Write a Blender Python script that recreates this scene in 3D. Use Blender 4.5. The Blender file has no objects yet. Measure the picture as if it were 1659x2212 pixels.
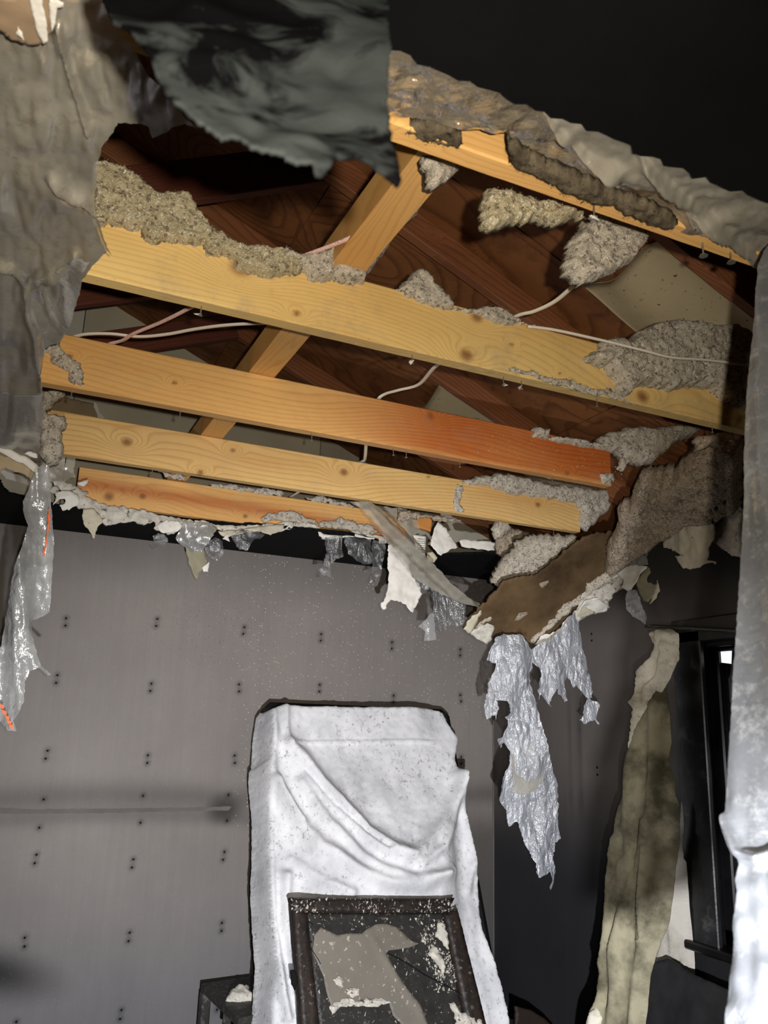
import bpy, math, random
import numpy as np
from mathutils import Vector, Matrix
from mathutils.geometry import delaunay_2d_cdt
random.seed(7); rng = np.random.default_rng(7)
SC = bpy.context.scene
COL = SC.collection

# ------------------------------------------------------------------ camera
CX, CY, F = 829.5, 1106.0, 1779.0
YAW, PIT, ROL = 0.42702347, 0.25157163, 0.03260525
fw = np.array([math.sin(YAW)*math.cos(PIT), math.cos(YAW)*math.cos(PIT), math.sin(PIT)])
r0 = np.array([math.cos(YAW), -math.sin(YAW), 0.0]); u0 = np.cross(r0, fw)
rt = math.cos(ROL)*r0 + math.sin(ROL)*u0; up = np.cross(rt, fw)
CAM = np.array([0.0, 0.0, 1.64]); CZ = 1.64
cam_d = bpy.data.cameras.new('camera'); cam = bpy.data.objects.new('camera', cam_d); COL.objects.link(cam)
M = Matrix.Identity(4)
for i in range(3):
    M[i][0] = rt[i]; M[i][1] = up[i]; M[i][2] = -fw[i]; M[i][3] = CAM[i]
cam.matrix_world = M
cam_d.sensor_fit = 'HORIZONTAL'; cam_d.sensor_width = 36.0; cam_d.lens = 36.0*F/1659.0
cam_d.clip_start = 0.02; cam_d.clip_end = 50
cam_d.dof.use_dof = True; cam_d.dof.focus_distance = 2.6; cam_d.dof.aperture_fstop = 10.0
SC.camera = cam

# ------------------------------------------------------------------ world, lamp, exposure
W = bpy.data.worlds.new('dim_air'); SC.world = W; W.use_nodes = True
W.node_tree.nodes['Background'].inputs[0].default_value = (0.55, 0.5, 0.45, 1)
W.node_tree.nodes['Background'].inputs[1].default_value = 0.007
def spot(name, loc, target, energy, size, blend, radius, color):
    l = bpy.data.lights.new(name, 'SPOT'); l.energy = energy; l.spot_size = math.radians(size); l.spot_blend = blend
    l.shadow_soft_size = radius; l.color = color
    o = bpy.data.objects.new(name, l); COL.objects.link(o); o.location = loc
    o.rotation_euler = (Vector(target)-Vector(loc)).to_track_quat('-Z', 'Y').to_euler()
    return o
def sight(x, y, d): return tuple(CAM + ((x-CX)/F*rt - (y-CY)/F*up + fw)*d)
spot('phone_flash', tuple(CAM + rt*0.055 + up*0.015 - fw*0.06), sight(600, 880, 3), 120.0, 96, 1.0, 0.010, (1.0, 0.90, 0.74))  # phone flash just beside the lens, aimed up at the attic
spot('hand_torch', tuple(CAM + rt*0.13 - up*0.34 - fw*0.10), sight(740, 1930, 3.5), 530.0, 80, 1.0, 0.014, (0.96, 0.97, 1.0))
vs = SC.view_settings
SC.display_settings.display_device = 'sRGB'
vs.view_transform = 'Standard'; vs.look = 'None'; vs.gamma = 1.0; vs.use_curve_mapping = False; vs.exposure = 0.0

# ------------------------------------------------------------------ numeric helpers
def ray(px):
    px = np.atleast_2d(np.asarray(px, float))
    return (px[:, :1]-CX)/F*rt - (px[:, 1:2]-CY)/F*up + fw
class Plane:                                   # a real plane in the room: points on it are found by sighting
    def __init__(s, p0, n):
        s.p0 = np.array(p0, float); n = np.array(n, float); n /= np.linalg.norm(n)
        if n @ (CAM-s.p0) < 0: n = -n
        s.n = n
    def __call__(s, px):
        d = ray(px); t = ((s.p0-CAM) @ s.n)/(d @ s.n)
        return CAM + d*t[:, None]
def PY(y): return Plane((0, y, 0), (0, 1, 0))
def PZ(z): return Plane((0, 0, z), (0, 0, 1))
def PX(x): return Plane((x, 0, 0), (1, 0, 0))
def P3(*a):                                    # three sights with their depth Y
    q = [CAM + ray((x, y))[0]*(Y/ray((x, y))[0][1]) for x, y, Y in a]
    return Plane(q[0], np.cross(q[1]-q[0], q[2]-q[0]))
def atY(x, y, Y): d = ray((x, y))[0]; return CAM + d*(Y/d[1])
def atZ(x, y, Z): d = ray((x, y))[0]; return CAM + d*((Z-CZ)/d[2])
def _h(i, j, k, s):
    n = (i*374761393 + j*668265263 + k*2147483647 + s*974634777) & 0xffffffff
    n = ((n ^ (n >> 13))*1274126177) & 0xffffffff
    return ((n ^ (n >> 16)) & 0xffff)/65535.0
def vnoise(P, s=0):
    P = np.asarray(P, float); I = np.floor(P).astype(np.int64); f = P-I; f = f*f*(3-2*f); o = 0
    for a in (0, 1):
        for b in (0, 1):
            for c in (0, 1):
                w = (f[:, 0] if a else 1-f[:, 0])*(f[:, 1] if b else 1-f[:, 1])*(f[:, 2] if c else 1-f[:, 2])
                o = o + w*_h(I[:, 0]+a, I[:, 1]+b, I[:, 2]+c, s)
    return o*2-1
def fbm(P, sc, oc=3, s=0):
    P = np.asarray(P, float)*sc; o = 0; a = 1.0
    for k in range(oc): o = o + a*vnoise(P*(2.03**k), s+k*17); a *= 0.5
    return o
def pdist(pts, poly, closed=True):
    poly = np.asarray(poly, float); a = poly; b = np.roll(poly, -1, 0)
    if not closed: a = poly[:-1]; b = poly[1:]
    D = np.full(len(pts), 1e9)
    for p, q in zip(a, b):
        v = q-p; L = v@v
        if L < 1e-9: continue
        t = np.clip(((pts-p)@v)/L, 0, 1); D = np.minimum(D, np.hypot(*(pts-p-t[:, None]*v).T))
    return D
def inside(pts, poly):
    c = np.zeros(len(pts), bool); n = len(poly); x, y = pts[:, 0], pts[:, 1]
    for i in range(n):
        x1, y1 = poly[i]; x2, y2 = poly[(i+1) % n]
        if y1 == y2: continue
        c ^= ((y1 > y) != (y2 > y)) & (x < (x2-x1)*(y-y1)/(y2-y1)+x1)
    return c
def sstep(x): x = np.clip(x, 0, 1); return x*x*(3-2*x)
def srgb(r, g, b):
    f = lambda v: (v/255/12.92 if v/255 <= .04045 else ((v/255+.055)/1.055)**2.4)
    return (f(r), f(g), f(b), 1.0)
def zz(o, s, pts): return [(o[0]+x*s, o[1]+y*s) for x, y in pts]

# ------------------------------------------------------------------ object helpers
def tag(o, label=None, cat=None, group=None, kind=None):
    if label: o['label'] = label
    if cat: o['category'] = cat
    if group: o['group'] = group
    if kind: o['kind'] = kind
    return o
def mesh(name, V, Fc, mat=None, parent=None, smooth=False, attrs=None):
    me = bpy.data.meshes.new(name)
    V = np.asarray(V, float)
    org = V.mean(0) if parent is None else np.array(parent['_o'])
    if len(Fc) and not isinstance(Fc, np.ndarray): me.from_pydata([tuple(v) for v in (V-org)], [], [tuple(int(i) for i in f) for f in Fc])
    else: me.from_pydata((V-org).tolist(), [], Fc.tolist())
    if attrs:
        for k, v in attrs.items():
            v = np.asarray(v, float)
            if v.ndim == 1:
                a = me.attributes.new(k, 'FLOAT', 'POINT'); a.data.foreach_set('value', v.astype(np.float32))
            else:
                a = me.color_attributes.new(k, 'FLOAT_COLOR', 'POINT'); a.data.foreach_set('color', v.astype(np.float32).ravel())
    if smooth: me.polygons.foreach_set('use_smooth', [True]*len(me.polygons))
    me.update()
    if mat: me.materials.append(mat)
    o = bpy.data.objects.new(name, me); COL.objects.link(o)
    o['_o'] = [float(v) for v in org]
    if parent is None: o.location = org
    else: o.parent = parent
    return o
def empty(name, loc):
    o = bpy.data.objects.new(name, None); COL.objects.link(o); o.location = loc; o['_o'] = [float(v) for v in loc]; o.empty_display_size = .05
    return o
def rough_outline(poly, step, jag, seed):
    poly = [np.array(p, float) for p in poly]; out = []; s = 0.0
    n = len(poly)
    for i in range(n):
        a, b = poly[i], poly[(i+1) % n]; v = b-a; L = np.hypot(*v)
        if L < 1e-6: continue
        nn = np.array([-v[1], v[0]])/L; k = max(1, int(L/step))
        for j in range(k):
            t = j/k; q = a+v*t; ss = s+L*t
            if jag:
                m = vnoise(np.array([[ss/11.0, seed*3.1, 0]]), 3)[0]*.9 + vnoise(np.array([[ss/4.0, seed*5.7, 9]]), 5)[0]*.7
                q = q + nn*jag*m*(0.35 if j == 0 else 1)
            out.append(q)
        s += L
    return np.array(out)
PSEED = [0]
def patch(name, outline, surf, mat, res=5, jag=2.0, thick=.004, disp=None, parent=None, smooth=True, solid=False,
          edge=None, holes=None, attrs=None, flakes=None):
    PSEED[0] += 1; sd = PSEED[0]
    ol = rough_outline(outline, max(1.5, min(res, 4)), jag, sd)
    x0, y0 = ol.min(0); x1, y1 = ol.max(0)
    gy = np.arange(y0, y1, res*.87); pts = []
    for i, y in enumerate(gy):
        xs = np.arange(x0+(i % 2)*res/2, x1, res); pts.append(np.c_[xs, np.full(len(xs), y)])
    pts = np.vstack(pts) if pts else np.zeros((0, 2))
    pts = pts + rng.uniform(-.18, .18, pts.shape)*res
    pts = pts[inside(pts, ol)]
    if len(pts): pts = pts[pdist(pts, ol) > res*.45]
    n = len(ol); allp = [Vector(p) for p in ol]+[Vector(p) for p in pts]
    edges = [(i, (i+1) % n) for i in range(n)]
    vo, eo, fo, *_ = delaunay_2d_cdt(allp, edges, [], 1, 1e-4)
    px = np.array([(v.x, v.y) for v in vo]); T = np.array([f for f in fo if len(f) == 3], int)
    T = T[inside(px[T].mean(1), ol)]
    if holes:
        for h in holes:
            h = rough_outline(h, res, jag, sd+.5); T = T[~inside(px[T].mean(1), h)]
    used = np.unique(T); remap = -np.ones(len(px), int); remap[used] = np.arange(len(used)); px = px[used]; T = remap[T]
    P = surf(px); n3 = surf.n
    dE = pdist(px, ol)
    d = np.zeros(len(px))
    if disp is not None: d = disp(px, P, dE)
    Fv = P + n3*d[:, None]
    # orient
    c = np.cross(Fv[T[:, 1]]-Fv[T[:, 0]], Fv[T[:, 2]]-Fv[T[:, 0]]) @ n3
    T[c < 0] = T[c < 0][:, ::-1]
    at = {}
    if attrs:
        for k, fn in attrs.items(): at[k] = fn(px, P, dE)
    if thick > 0:
        B = (P if solid else Fv) - n3*thick
        N = len(px); V = np.vstack([Fv, B]); faces = [tuple(t) for t in T]+[tuple(t[::-1]+N) for t in T]
        ed = {}
        for t in T:
            for a, b in ((t[0], t[1]), (t[1], t[2]), (t[2], t[0])): ed[(a, b)] = 1
        for (a, b) in list(ed):
            if (b, a) not in ed: faces.append((b, a, a+N, b+N))
        at = {k: np.concatenate([v, v]) for k, v in at.items()}
    else:
        V = Fv; faces = [tuple(t) for t in T]
    if flakes:
        cnt, size, lift = flakes
        idx = rng.integers(0, len(Fv), cnt); base = Fv[idx]+rng.normal(0, size*.6, (cnt, 3))+n3*rng.uniform(0, lift, cnt)[:, None]
        V = list(V); st = len(V)
        add = []
        for k in range(cnt):
            q = rng.normal(0, 1, (4, 3)); q = q/np.linalg.norm(q, axis=1)[:, None]*size*rng.uniform(.4, 1.3)
            q[:, :] += base[k]; add.append(q)
            s4 = st+4*k; faces += [(s4, s4+1, s4+2), (s4, s4+2, s4+3), (s4, s4+3, s4+1), (s4+1, s4+3, s4+2)]
        V = np.vstack([np.array(V), np.vstack(add)])
        at = {k: np.concatenate([v, np.full(4*cnt, v.mean())]) for k, v in at.items()}
    return mesh(name, V, faces, mat, parent, smooth, at)

def box(name, lo, hi, mat, parent=None, bev=0.0, rot=None):
    lo = np.array(lo, float); hi = np.array(hi, float); b = min(bev, (hi-lo).min()*.45)
    if b <= 0:
        V = [(x, y, z) for x in (lo[0], hi[0]) for y in (lo[1], hi[1]) for z in (lo[2], hi[2])]
        Fc = [(0, 1, 3, 2), (4, 6, 7, 5), (0, 4, 5, 1), (2, 3, 7, 6), (0, 2, 6, 4), (1, 5, 7, 3)]
        V = np.array(V)
    else:
        V = []; key = {}
        for ix in (0, 1):
            for iy in (0, 1):
                for iz in (0, 1):
                    c = np.array([(lo, hi)[ix][0], (lo, hi)[iy][1], (lo, hi)[iz][2]]); s = np.array([1 if not i else -1 for i in (ix, iy, iz)])
                    for ax in range(3):
                        q = c+s*b; q[ax] = c[ax]; key[(ix, iy, iz, ax)] = len(V); V.append(q)
        Fc = []
        for ax in range(3):
            o = [a for a in range(3) if a != ax]
            for sd in (0, 1):
                f = []
                for (p, q) in ((0, 0), (1, 0), (1, 1), (0, 1)):
                    k = [0, 0, 0]; k[ax] = sd; k[o[0]] = p; k[o[1]] = q; f.append(key[(*k, ax)])
                Fc.append(tuple(f))
        for ax in range(3):
            o = [a for a in range(3) if a != ax]
            for p in (0, 1):
                for q in (0, 1):
                    k0 = [0, 0, 0]; k1 = [0, 0, 0]; k1[ax] = 1
                    for k in (k0, k1): k[o[0]] = p; k[o[1]] = q
                    Fc.append((key[(*k0, o[0])], key[(*k1, o[0])], key[(*k1, o[1])], key[(*k0, o[1])]))
        for k in [(x, y, z) for x in (0, 1) for y in (0, 1) for z in (0, 1)]: Fc.append(tuple(key[(*k, a)] for a in range(3)))
        V = np.array(V)
    o = mesh(name, V if rot is None else rot(V), Fc, mat, parent)
    import bmesh
    bm = bmesh.new(); bm.from_mesh(o.data); bmesh.ops.recalc_face_normals(bm, faces=bm.faces); bm.to_mesh(o.data); bm.free()
    return o
def frameXform(p, ex, ey, ez):
    A = np.array([ex, ey, ez]); p = np.array(p)
    return lambda V: p + np.asarray(V) @ A
def smooth_path(pts, n=8):
    pts = [np.array(p, float) for p in pts]; P = [2*pts[0]-pts[1]]+pts+[2*pts[-1]-pts[-2]]; out = []
    for i in range(1, len(P)-2):
        for k in range(n):
            t = k/n; a, b, c, d = P[i-1:i+3]
            out.append(.5*((2*b)+(-a+c)*t+(2*a-5*b+4*c-d)*t*t+(-a+3*b-3*c+d)*t**3))
    out.append(pts[-1]); return np.array(out)
def tube(name, path, w, h, mat, parent=None, seg=10, n=8, smooth=True, flat=(0, 0, 1)):
    C_ = smooth_path(path, n) if n > 1 else np.array(path, float); T = np.gradient(C_, axis=0); T /= np.linalg.norm(T, axis=1)[:, None]
    V = []; fl = np.array(flat, float)
    w = np.broadcast_to(w, len(C_)); h = np.broadcast_to(h, len(C_))
    for i, (c, t) in enumerate(zip(C_, T)):
        s = np.cross(t, fl); s /= np.linalg.norm(s)+1e-9; q = np.cross(s, t)
        for k in range(seg):
            a = 2*math.pi*k/seg; V.append(c+s*math.cos(a)*w[i]+q*math.sin(a)*h[i])
    Fc = []
    for i in range(len(C_)-1):
        for k in range(seg):
            a = i*seg+k; b = i*seg+(k+1) % seg; Fc.append((a, b, b+seg, a+seg))
    Fc.append(tuple(range(seg))[::-1]); Fc.append(tuple((len(C_)-1)*seg+k for k in range(seg)))
    return mesh(name, V, Fc, mat, parent, smooth)

# ------------------------------------------------------------------ materials
class NT:
    def __init__(s, name):
        s.m = bpy.data.materials.new(name); s.m.use_nodes = True; s.t = s.m.node_tree; s.t.nodes.clear()
        s.out = s.t.nodes.new('ShaderNodeOutputMaterial')
    def n(s, typ, **kw):
        nd = s.t.nodes.new(typ)
        for k, v in kw.items():
            if k.startswith('i_'):
                key = k[2:]; key = int(key) if key.isdigit() else key.replace('_', ' ')
                if hasattr(v, 'is_output') or isinstance(v, bpy.types.NodeSocket): s.t.links.new(v, nd.inputs[key])
                else: nd.inputs[key].default_value = v
            else: setattr(nd, k, v)
        return nd
    def ramp(s, fac, stops):
        nd = s.t.nodes.new('ShaderNodeValToRGB'); s.t.links.new(fac, nd.inputs[0]); e = nd.color_ramp.elements
        while len(e) < len(stops): e.new(.5)
        for el, (p, c) in zip(e, stops):
            el.position = p; el.color = c if hasattr(c, '__len__') else (c, c, c, 1)
        return nd.outputs[0]
    def noise(s, scale, detail=4, rough=.55, vec=None, dist=0.0, out=0):
        k = dict(i_Scale=scale, i_Detail=detail, i_Roughness=rough, i_Distortion=dist)
        nd = s.n('ShaderNodeTexNoise', **k); s.t.links.new(vec if vec else s.obj(), nd.inputs['Vector']); return nd.outputs[out]
    def obj(s, scale=None):
        if not hasattr(s, '_o'): s._o = s.n('ShaderNodeNewGeometry').outputs['Position']
        if scale: return s.n('ShaderNodeVectorMath', operation='MULTIPLY', i_0=s._o, i_1=scale).outputs[0]
        return s._o
    def mix(s, fac, a, b, mode='MIX'):
        nd = s.t.nodes.new('ShaderNodeMix'); nd.data_type = 'RGBA'; nd.blend_type = mode
        for sock, v in ((nd.inputs[0], fac), (nd.inputs[6], a), (nd.inputs[7], b)):
            if isinstance(v, bpy.types.NodeSocket): s.t.links.new(v, sock)
            else: sock.default_value = v
        return nd.outputs[2]
    def math(s, op, a, b=0.0, clamp=False):
        nd = s.t.nodes.new('ShaderNodeMath'); nd.operation = op; nd.use_clamp = clamp
        for sock, v in ((nd.inputs[0], a), (nd.inputs[1], b)):
            if isinstance(v, bpy.types.NodeSocket): s.t.links.new(v, sock)
            else: sock.default_value = v
        return nd.outputs[0]
    def attr(s, name, out='Fac'): return s.n('ShaderNodeAttribute', attribute_name=name).outputs[out]
    def bump(s, h, strength, dist): return s.n('ShaderNodeBump', i_Height=h, i_Strength=strength, i_Distance=dist).outputs[0]
    def pr(s, color, rough=.7, spec=.3, bump=None, **kw):
        p = s.n('ShaderNodeBsdfPrincipled', i_Base_Color=color, i_Roughness=rough)
        p.inputs['Specular IOR Level'].default_value = spec
        if bump: s.t.links.new(bump, p.inputs['Normal'])
        for k, v in kw.items():
            if isinstance(v, bpy.types.NodeSocket): s.t.links.new(v, p.inputs[k.replace('_', ' ')])
            else: p.inputs[k.replace('_', ' ')].default_value = v
        return p.outputs[0]
    def done(s, sh): s.t.links.new(sh, s.out.inputs[0]); return s.m

def wood_mat(name, light, dark, knot=(0.20, 0.07, 0.022, 1), grain=.55, dust=.0, rough=.55, grime=None):
    m = NT(name); g = m.attr('grain')
    fine = m.noise(1.0, 5, .6, m.obj((9, 30, 190)))
    g2 = m.math('ADD', g, m.math('MULTIPLY', fine, .25))
    fr = m.math('FRACT', g2)
    line = m.ramp(fr, [(0.0, 0), (.55, .12), (.86, 1), (.95, .7), (1.0, 0)])
    tone = m.noise(2.2, 3, .5, m.obj((.6, 1, 3)))
    base = m.mix(m.ramp(tone, [(.35, 0), (.68, 1)]), light, tuple(a*.55+b*.45 for a, b in zip(light, dark)))
    red = m.attr('red'); base = m.mix(red, base, tuple(list(srgb(176, 92, 38))[:3])+(1,))
    c = m.mix(m.math('MULTIPLY', line, grain), base, m.mix(red, dark, srgb(120, 48, 16)))
    k = m.attr('knot'); c = m.mix(k, c, knot)
    c = m.mix(m.math('MULTIPLY', m.ramp(m.noise(160, 2, .5, m.obj((.25, 1, 1))), [(.62, 0), (.78, 1)]), .35), c, dark)
    if dust > 0:
        dn = m.math('MULTIPLY', m.ramp(m.noise(9, 8, .75), [(.52, 0), (.66, 1)]), dust)
        c = m.mix(dn, c, srgb(150, 140, 128))
    if grime:
        c = m.mix(m.math('MULTIPLY', m.ramp(m.noise(5, 6, .7), [(.5, 0), (.7, 1)]), .6), c, grime)
    b = m.bump(m.math('ADD', line, m.math('MULTIPLY', fine, .6)), .08, .0008)
    return m.done(m.pr(c, rough, .35, b))
MW = {}
MW['yellow'] = wood_mat('pine_yellow', srgb(232, 200, 132), srgb(196, 148, 78), grain=.42, dust=.30)
MW['pale'] = wood_mat('pine_pale', srgb(222, 186, 122), srgb(182, 126, 62), grain=.5, dust=.12)
MW['orange'] = wood_mat('pine_orange', srgb(226, 180, 112), srgb(190, 128, 64), grain=.4, dust=.12)
MW['rafter'] = wood_mat('rafter_brown', srgb(158, 104, 70), srgb(92, 44, 24), grain=.45, rough=.6)
MW['ply'] = wood_mat('roof_sheathing_brown', srgb(146, 96, 56), srgb(84, 44, 24), grain=.6, rough=.7, grime=srgb(60, 34, 24))
MW['web'] = wood_mat('web_red_brown', srgb(112, 62, 46), srgb(66, 30, 20), grain=.35, rough=.6)

def insulation_mat(name, c1, c2):
    m = NT(name)
    v = m.n('ShaderNodeTexVoronoi', i_Scale=420.0); m.t.links.new(m.obj(), v.inputs['Vector'])
    v2 = m.n('ShaderNodeTexVoronoi', i_Scale=170.0); m.t.links.new(m.obj(), v2.inputs['Vector'])
    sp = m.n('ShaderNodeSeparateColor'); m.t.links.new(v.outputs['Color'], sp.inputs[0])
    sp2 = m.n('ShaderNodeSeparateColor'); m.t.links.new(v2.outputs['Color'], sp2.inputs[0])
    c = m.mix(m.ramp(m.noise(60, 6, .7), [(.3, 0), (.7, 1)]), c2, c1)
    c = m.mix(m.math('MULTIPLY', m.ramp(sp.outputs[0], [(0, 0), (.25, .0), (1, 1)]), .35), c, tuple(min(1, x*1.5) for x in c1[:3])+(1,))
    c = m.mix(m.ramp(sp.outputs[1], [(.93, 0), (.95, 1)]), c, srgb(232, 228, 216))
    c = m.mix(m.math('MULTIPLY', m.ramp(sp2.outputs[0], [(.85, 0), (.9, 1)]), .6), c, srgb(70, 64, 56))
    h = m.math('ADD', m.noise(180, 8, .8), m.math('MULTIPLY', v.outputs['Distance'], 1.2))
    h2 = m.bump(m.math('ADD', h, m.math('MULTIPLY', m.noise(40, 5, .7), 1.6)), .8, .0022)
    return m.done(m.pr(c, .95, .12, h2))
INS = insulation_mat('cellulose_grey', srgb(206, 197, 182), srgb(160, 150, 134))
INS_O = insulation_mat('cellulose_olive', srgb(196, 184, 154), srgb(148, 135, 104))
INS_D = insulation_mat('cellulose_brown_grey', srgb(186, 170, 150), srgb(134, 118, 100))

def simple(name, col, rough=.7, spec=.3, var=.12, nsc=8, bump=.0, bsc=60, metal=0.0, speck=None, **kw):
    m = NT(name); d = tuple(x*(1-var*2) for x in col[:3])+(1,)
    c = m.mix(m.ramp(m.noise(nsc, 5, .6), [(.3, 0), (.7, 1)]), d, col)
    if speck:
        sc, lo, hi, sc_col = speck
        c = m.mix(m.ramp(m.noise(sc, 3, .6), [(lo, 0), (hi, 1)]), c, sc_col)
    b = m.bump(m.noise(bsc, 5, .6), bump, .003) if bump else None
    return m.done(m.pr(c, rough, spec, b, Metallic=metal, **kw))
INS_S = simple('cellulose_sooty', srgb(112, 101, 84), .95, .05, .35, 45, 1.0, 140)
PAPER = simple('torn_white_paper', srgb(232, 228, 220), .75, .2, .08, 20, .5, 90, speck=(70, .70, .76, srgb(120, 108, 92)))
PAPER_C = simple('torn_cream_paper', srgb(206, 198, 176), .8, .2, .12, 14, .6, 70, speck=(60, .68, .74, srgb(110, 100, 84)))
GYP = simple('crumbled_gypsum', srgb(222, 216, 204), .9, .1, .2, 40, 1.0, 110, speck=(50, .60, .68, srgb(104, 96, 84)))
TAN = simple('brown_paper_liner', srgb(112, 90, 64), .8, .15, .32, 6, .4, 40, speck=(9, .58, .72, srgb(66, 48, 32)))
OLIVE_P = simple('olive_plastic_paper', srgb(150, 144, 120), .6, .3, .12, 8)
PEACH = simple('peach_brown_paper', srgb(150, 128, 104), .8, .2, .15, 8, .3, 40)
SOOT = simple('soot_black_ceiling', (.0050, .0050, .0058, 1), .8, .12, .3, 3, .3, 30)
GABLE = simple('gable_board', srgb(204, 198, 178), .7, .25, .1, 3, .15, 60, speck=(120, .73, .76, srgb(60, 50, 40)))
GABLE_B = simple('gable_board_brown', srgb(170, 150, 120), .7, .25, .15, 6, .15, 60)
BAFF = simple('vent_baffle_cream', srgb(196, 184, 152), .7, .25, .1, 4, .2, 60, speck=(75, .66, .70, srgb(70, 50, 30)))
METAL = simple('nail_metal', (.45, .43, .40, 1), .4, .5, .2, 60, metal=.8)
SCREW = simple('sooty_screw', (.01, .01, .01, 1), .8, .1)
ORANGE = simple('orange_print', srgb(230, 104, 50), .6, .3, .1, 60)
BLACKW = simple('window_black', (.010, .010, .011, 1), .40, .25, .3, 10, .15, 25)
CASING = simple('sooty_casing', (.028, .028, .03, 1), .33, .5, .4, 7, .3, 40, speck=(14, .60, .75, (.09, .09, .09, 1)))
ROD = simple('rod_black', (.02, .02, .02, 1), .3, .5, .2)
TABLE = simple('dark_table', (.045, .042, .038, 1), .55, .35, .35, 20, .3, 90, speck=(40, .56, .66, (.10, .095, .085, 1)))
FLOORM = simple('floor_char', (.04, .035, .03, 1), .9, .1, .3)
MATT = simple('mattress_dark', (.02, .02, .022, 1), .9, .1, .3)

def film_mat(name, col, op, rough=.16, wr=.6, wsc=30, dirt=None, tl=.35, st=.45, gk=1.5):
    m = NT(name)
    n1 = m.noise(wsc, 4, .65, m.obj((1, 1, st)), .8); n2 = m.noise(wsc*4, 3, .6)
    v = m.n('ShaderNodeTexVoronoi', feature='DISTANCE_TO_EDGE', i_Scale=wsc*.9); m.t.links.new(m.obj((1, 1, st)), v.inputs['Vector'])
    b = m.bump(m.math('ADD', m.math('MULTIPLY', v.outputs[0], 1.2), m.math('ADD', n1, m.math('MULTIPLY', n2, .35))), wr, .008)
    c = m.mix(m.ramp(m.noise(9, 5, .6), [(.35, 0), (.65, 1)]), tuple(x*.72 for x in col[:3])+(1,), col)
    if dirt: c = m.mix(m.ramp(m.noise(34, 7, .75), [(.52, 0), (.66, 1)]), c, dirt)
    dif = m.pr(c, .45, .4, b)
    tr = m.n('ShaderNodeBsdfTranslucent', i_Color=c).outputs[0]
    body = m.n('ShaderNodeMixShader', i_0=tl, i_1=dif, i_2=tr).outputs[0]
    tp = m.n('ShaderNodeBsdfTransparent', i_Color=(.93, .93, .92, 1)).outputs[0]
    opn = m.math('MULTIPLY', m.ramp(m.noise(7, 6, .7), [(.3, .85), (.7, 1.0)]), op)
    mx = m.n('ShaderNodeMixShader', i_0=opn, i_1=tp, i_2=body).outputs[0]
    gl = m.n('ShaderNodeBsdfGlossy', i_Roughness=rough, i_Color=(1, 1, 1, 1)); m.t.links.new(b, gl.inputs['Normal'])
    fr = m.n('ShaderNodeFresnel', i_IOR=1.5); m.t.links.new(b, fr.inputs['Normal'])
    fac = m.math('MULTIPLY', fr.outputs[0], gk, True)
    return m.done(m.n('ShaderNodeMixShader', i_0=fac, i_1=mx, i_2=gl.outputs[0]).outputs[0])
FILM = film_mat('film_clear', srgb(226, 228, 228), .60, .15, .7, 26, gk=2.5)
FILM_B = film_mat('film_bluish', srgb(236, 241, 252), .58, .17, 1.0, 40, gk=3.2, tl=.25)
FILM_V = film_mat('film_clear_thin', srgb(170, 176, 182), .27, .15, .9, 45, gk=3)
FILM_D = film_mat('film_dusty', srgb(226, 220, 204), .56, .25, .2, 9, srgb(196, 186, 166))
FILM_T = film_mat('film_top_tan', srgb(206, 192, 168), .48, .13, .8, 22, gk=3.5, st=1.0)
FILM_G = film_mat('film_grey_near', srgb(142, 145, 150), .82, .15, .42, 9, srgb(176, 178, 180), gk=2.6, st=.9)

def cloth_mat(name, col, stain, ssc, lo, hi, specks=True, trans=0.0):
    m = NT(name)
    c = m.mix(m.ramp(m.noise(ssc, 5, .65), [(lo, 0), (hi, 1)]), col, stain)
    if specks:
        s = m.math('MULTIPLY', m.ramp(m.noise(55, 8, .8, m.obj((1, 1, .8))), [(.555, 0), (.60, 1)]), m.ramp(m.noise(4, 3, .6), [(.35, .1), (.6, 1)]))
        c = m.mix(m.math('MULTIPLY', s, .75), c, srgb(132, 126, 116))
    w = m.bump(m.math('ADD', m.noise(14, 4, .6, m.obj((1, 1, .35))), m.math('MULTIPLY', m.noise(300, 2, .5), .15)), .3, .006)
    return m.done(m.pr(c, .85, .15, w))
SHEET = cloth_mat('white_dust_sheet', srgb(228, 228, 231), srgb(196, 197, 202), 6, .42, .68)
CURT = cloth_mat('olive_stained_curtain', srgb(172, 165, 140), srgb(100, 96, 78), 5.5, .42, .62, False)
CURT_L = cloth_mat('cream_curtain_lining', srgb(236, 230, 214), srgb(150, 142, 118), 9, .5, .75, True)
CURT_W = cloth_mat('white_curtain_lining', srgb(206, 200, 190), srgb(150, 144, 130), 6, .5, .8, False)

m = NT('soot_shade_wall'); vc = m.attr('soot_shade', 'Color')
stre = m.noise(1.0, 5, .6, m.obj((43, 43, 1.7)), .8)
c = m.mix(m.ramp(stre, [(.3, 0), (.75, 1)]), m.mix(1.0, vc, (.95, .95, .955, 1), 'MULTIPLY'), m.mix(1.0, vc, (1.06, 1.055, 1.05, 1), 'MULTIPLY'))
c = m.mix(m.math('MULTIPLY', m.ramp(m.noise(2.4, 7, .7), [(.3, 0), (.7, 1)]), .5), c, m.mix(1.0, vc, (.72, .70, .72, 1), 'MULTIPLY'))
fl = m.n('ShaderNodeTexVoronoi', i_Scale=85.0); m.t.links.new(m.obj(), fl.inputs['Vector'])
fm = m.math('MULTIPLY', m.math('LESS_THAN', fl.outputs['Distance'], .17), m.attr('fleck'))
fsp = m.n('ShaderNodeSeparateColor'); m.t.links.new(fl.outputs['Color'], fsp.inputs[0])
c = m.mix(m.math('MULTIPLY', fm, m.math('GREATER_THAN', fsp.outputs[0], .72)), c, srgb(215, 208, 196))
fl2 = m.n('ShaderNodeTexVoronoi', i_Scale=130.0); m.t.links.new(m.obj(), fl2.inputs['Vector'])
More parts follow.
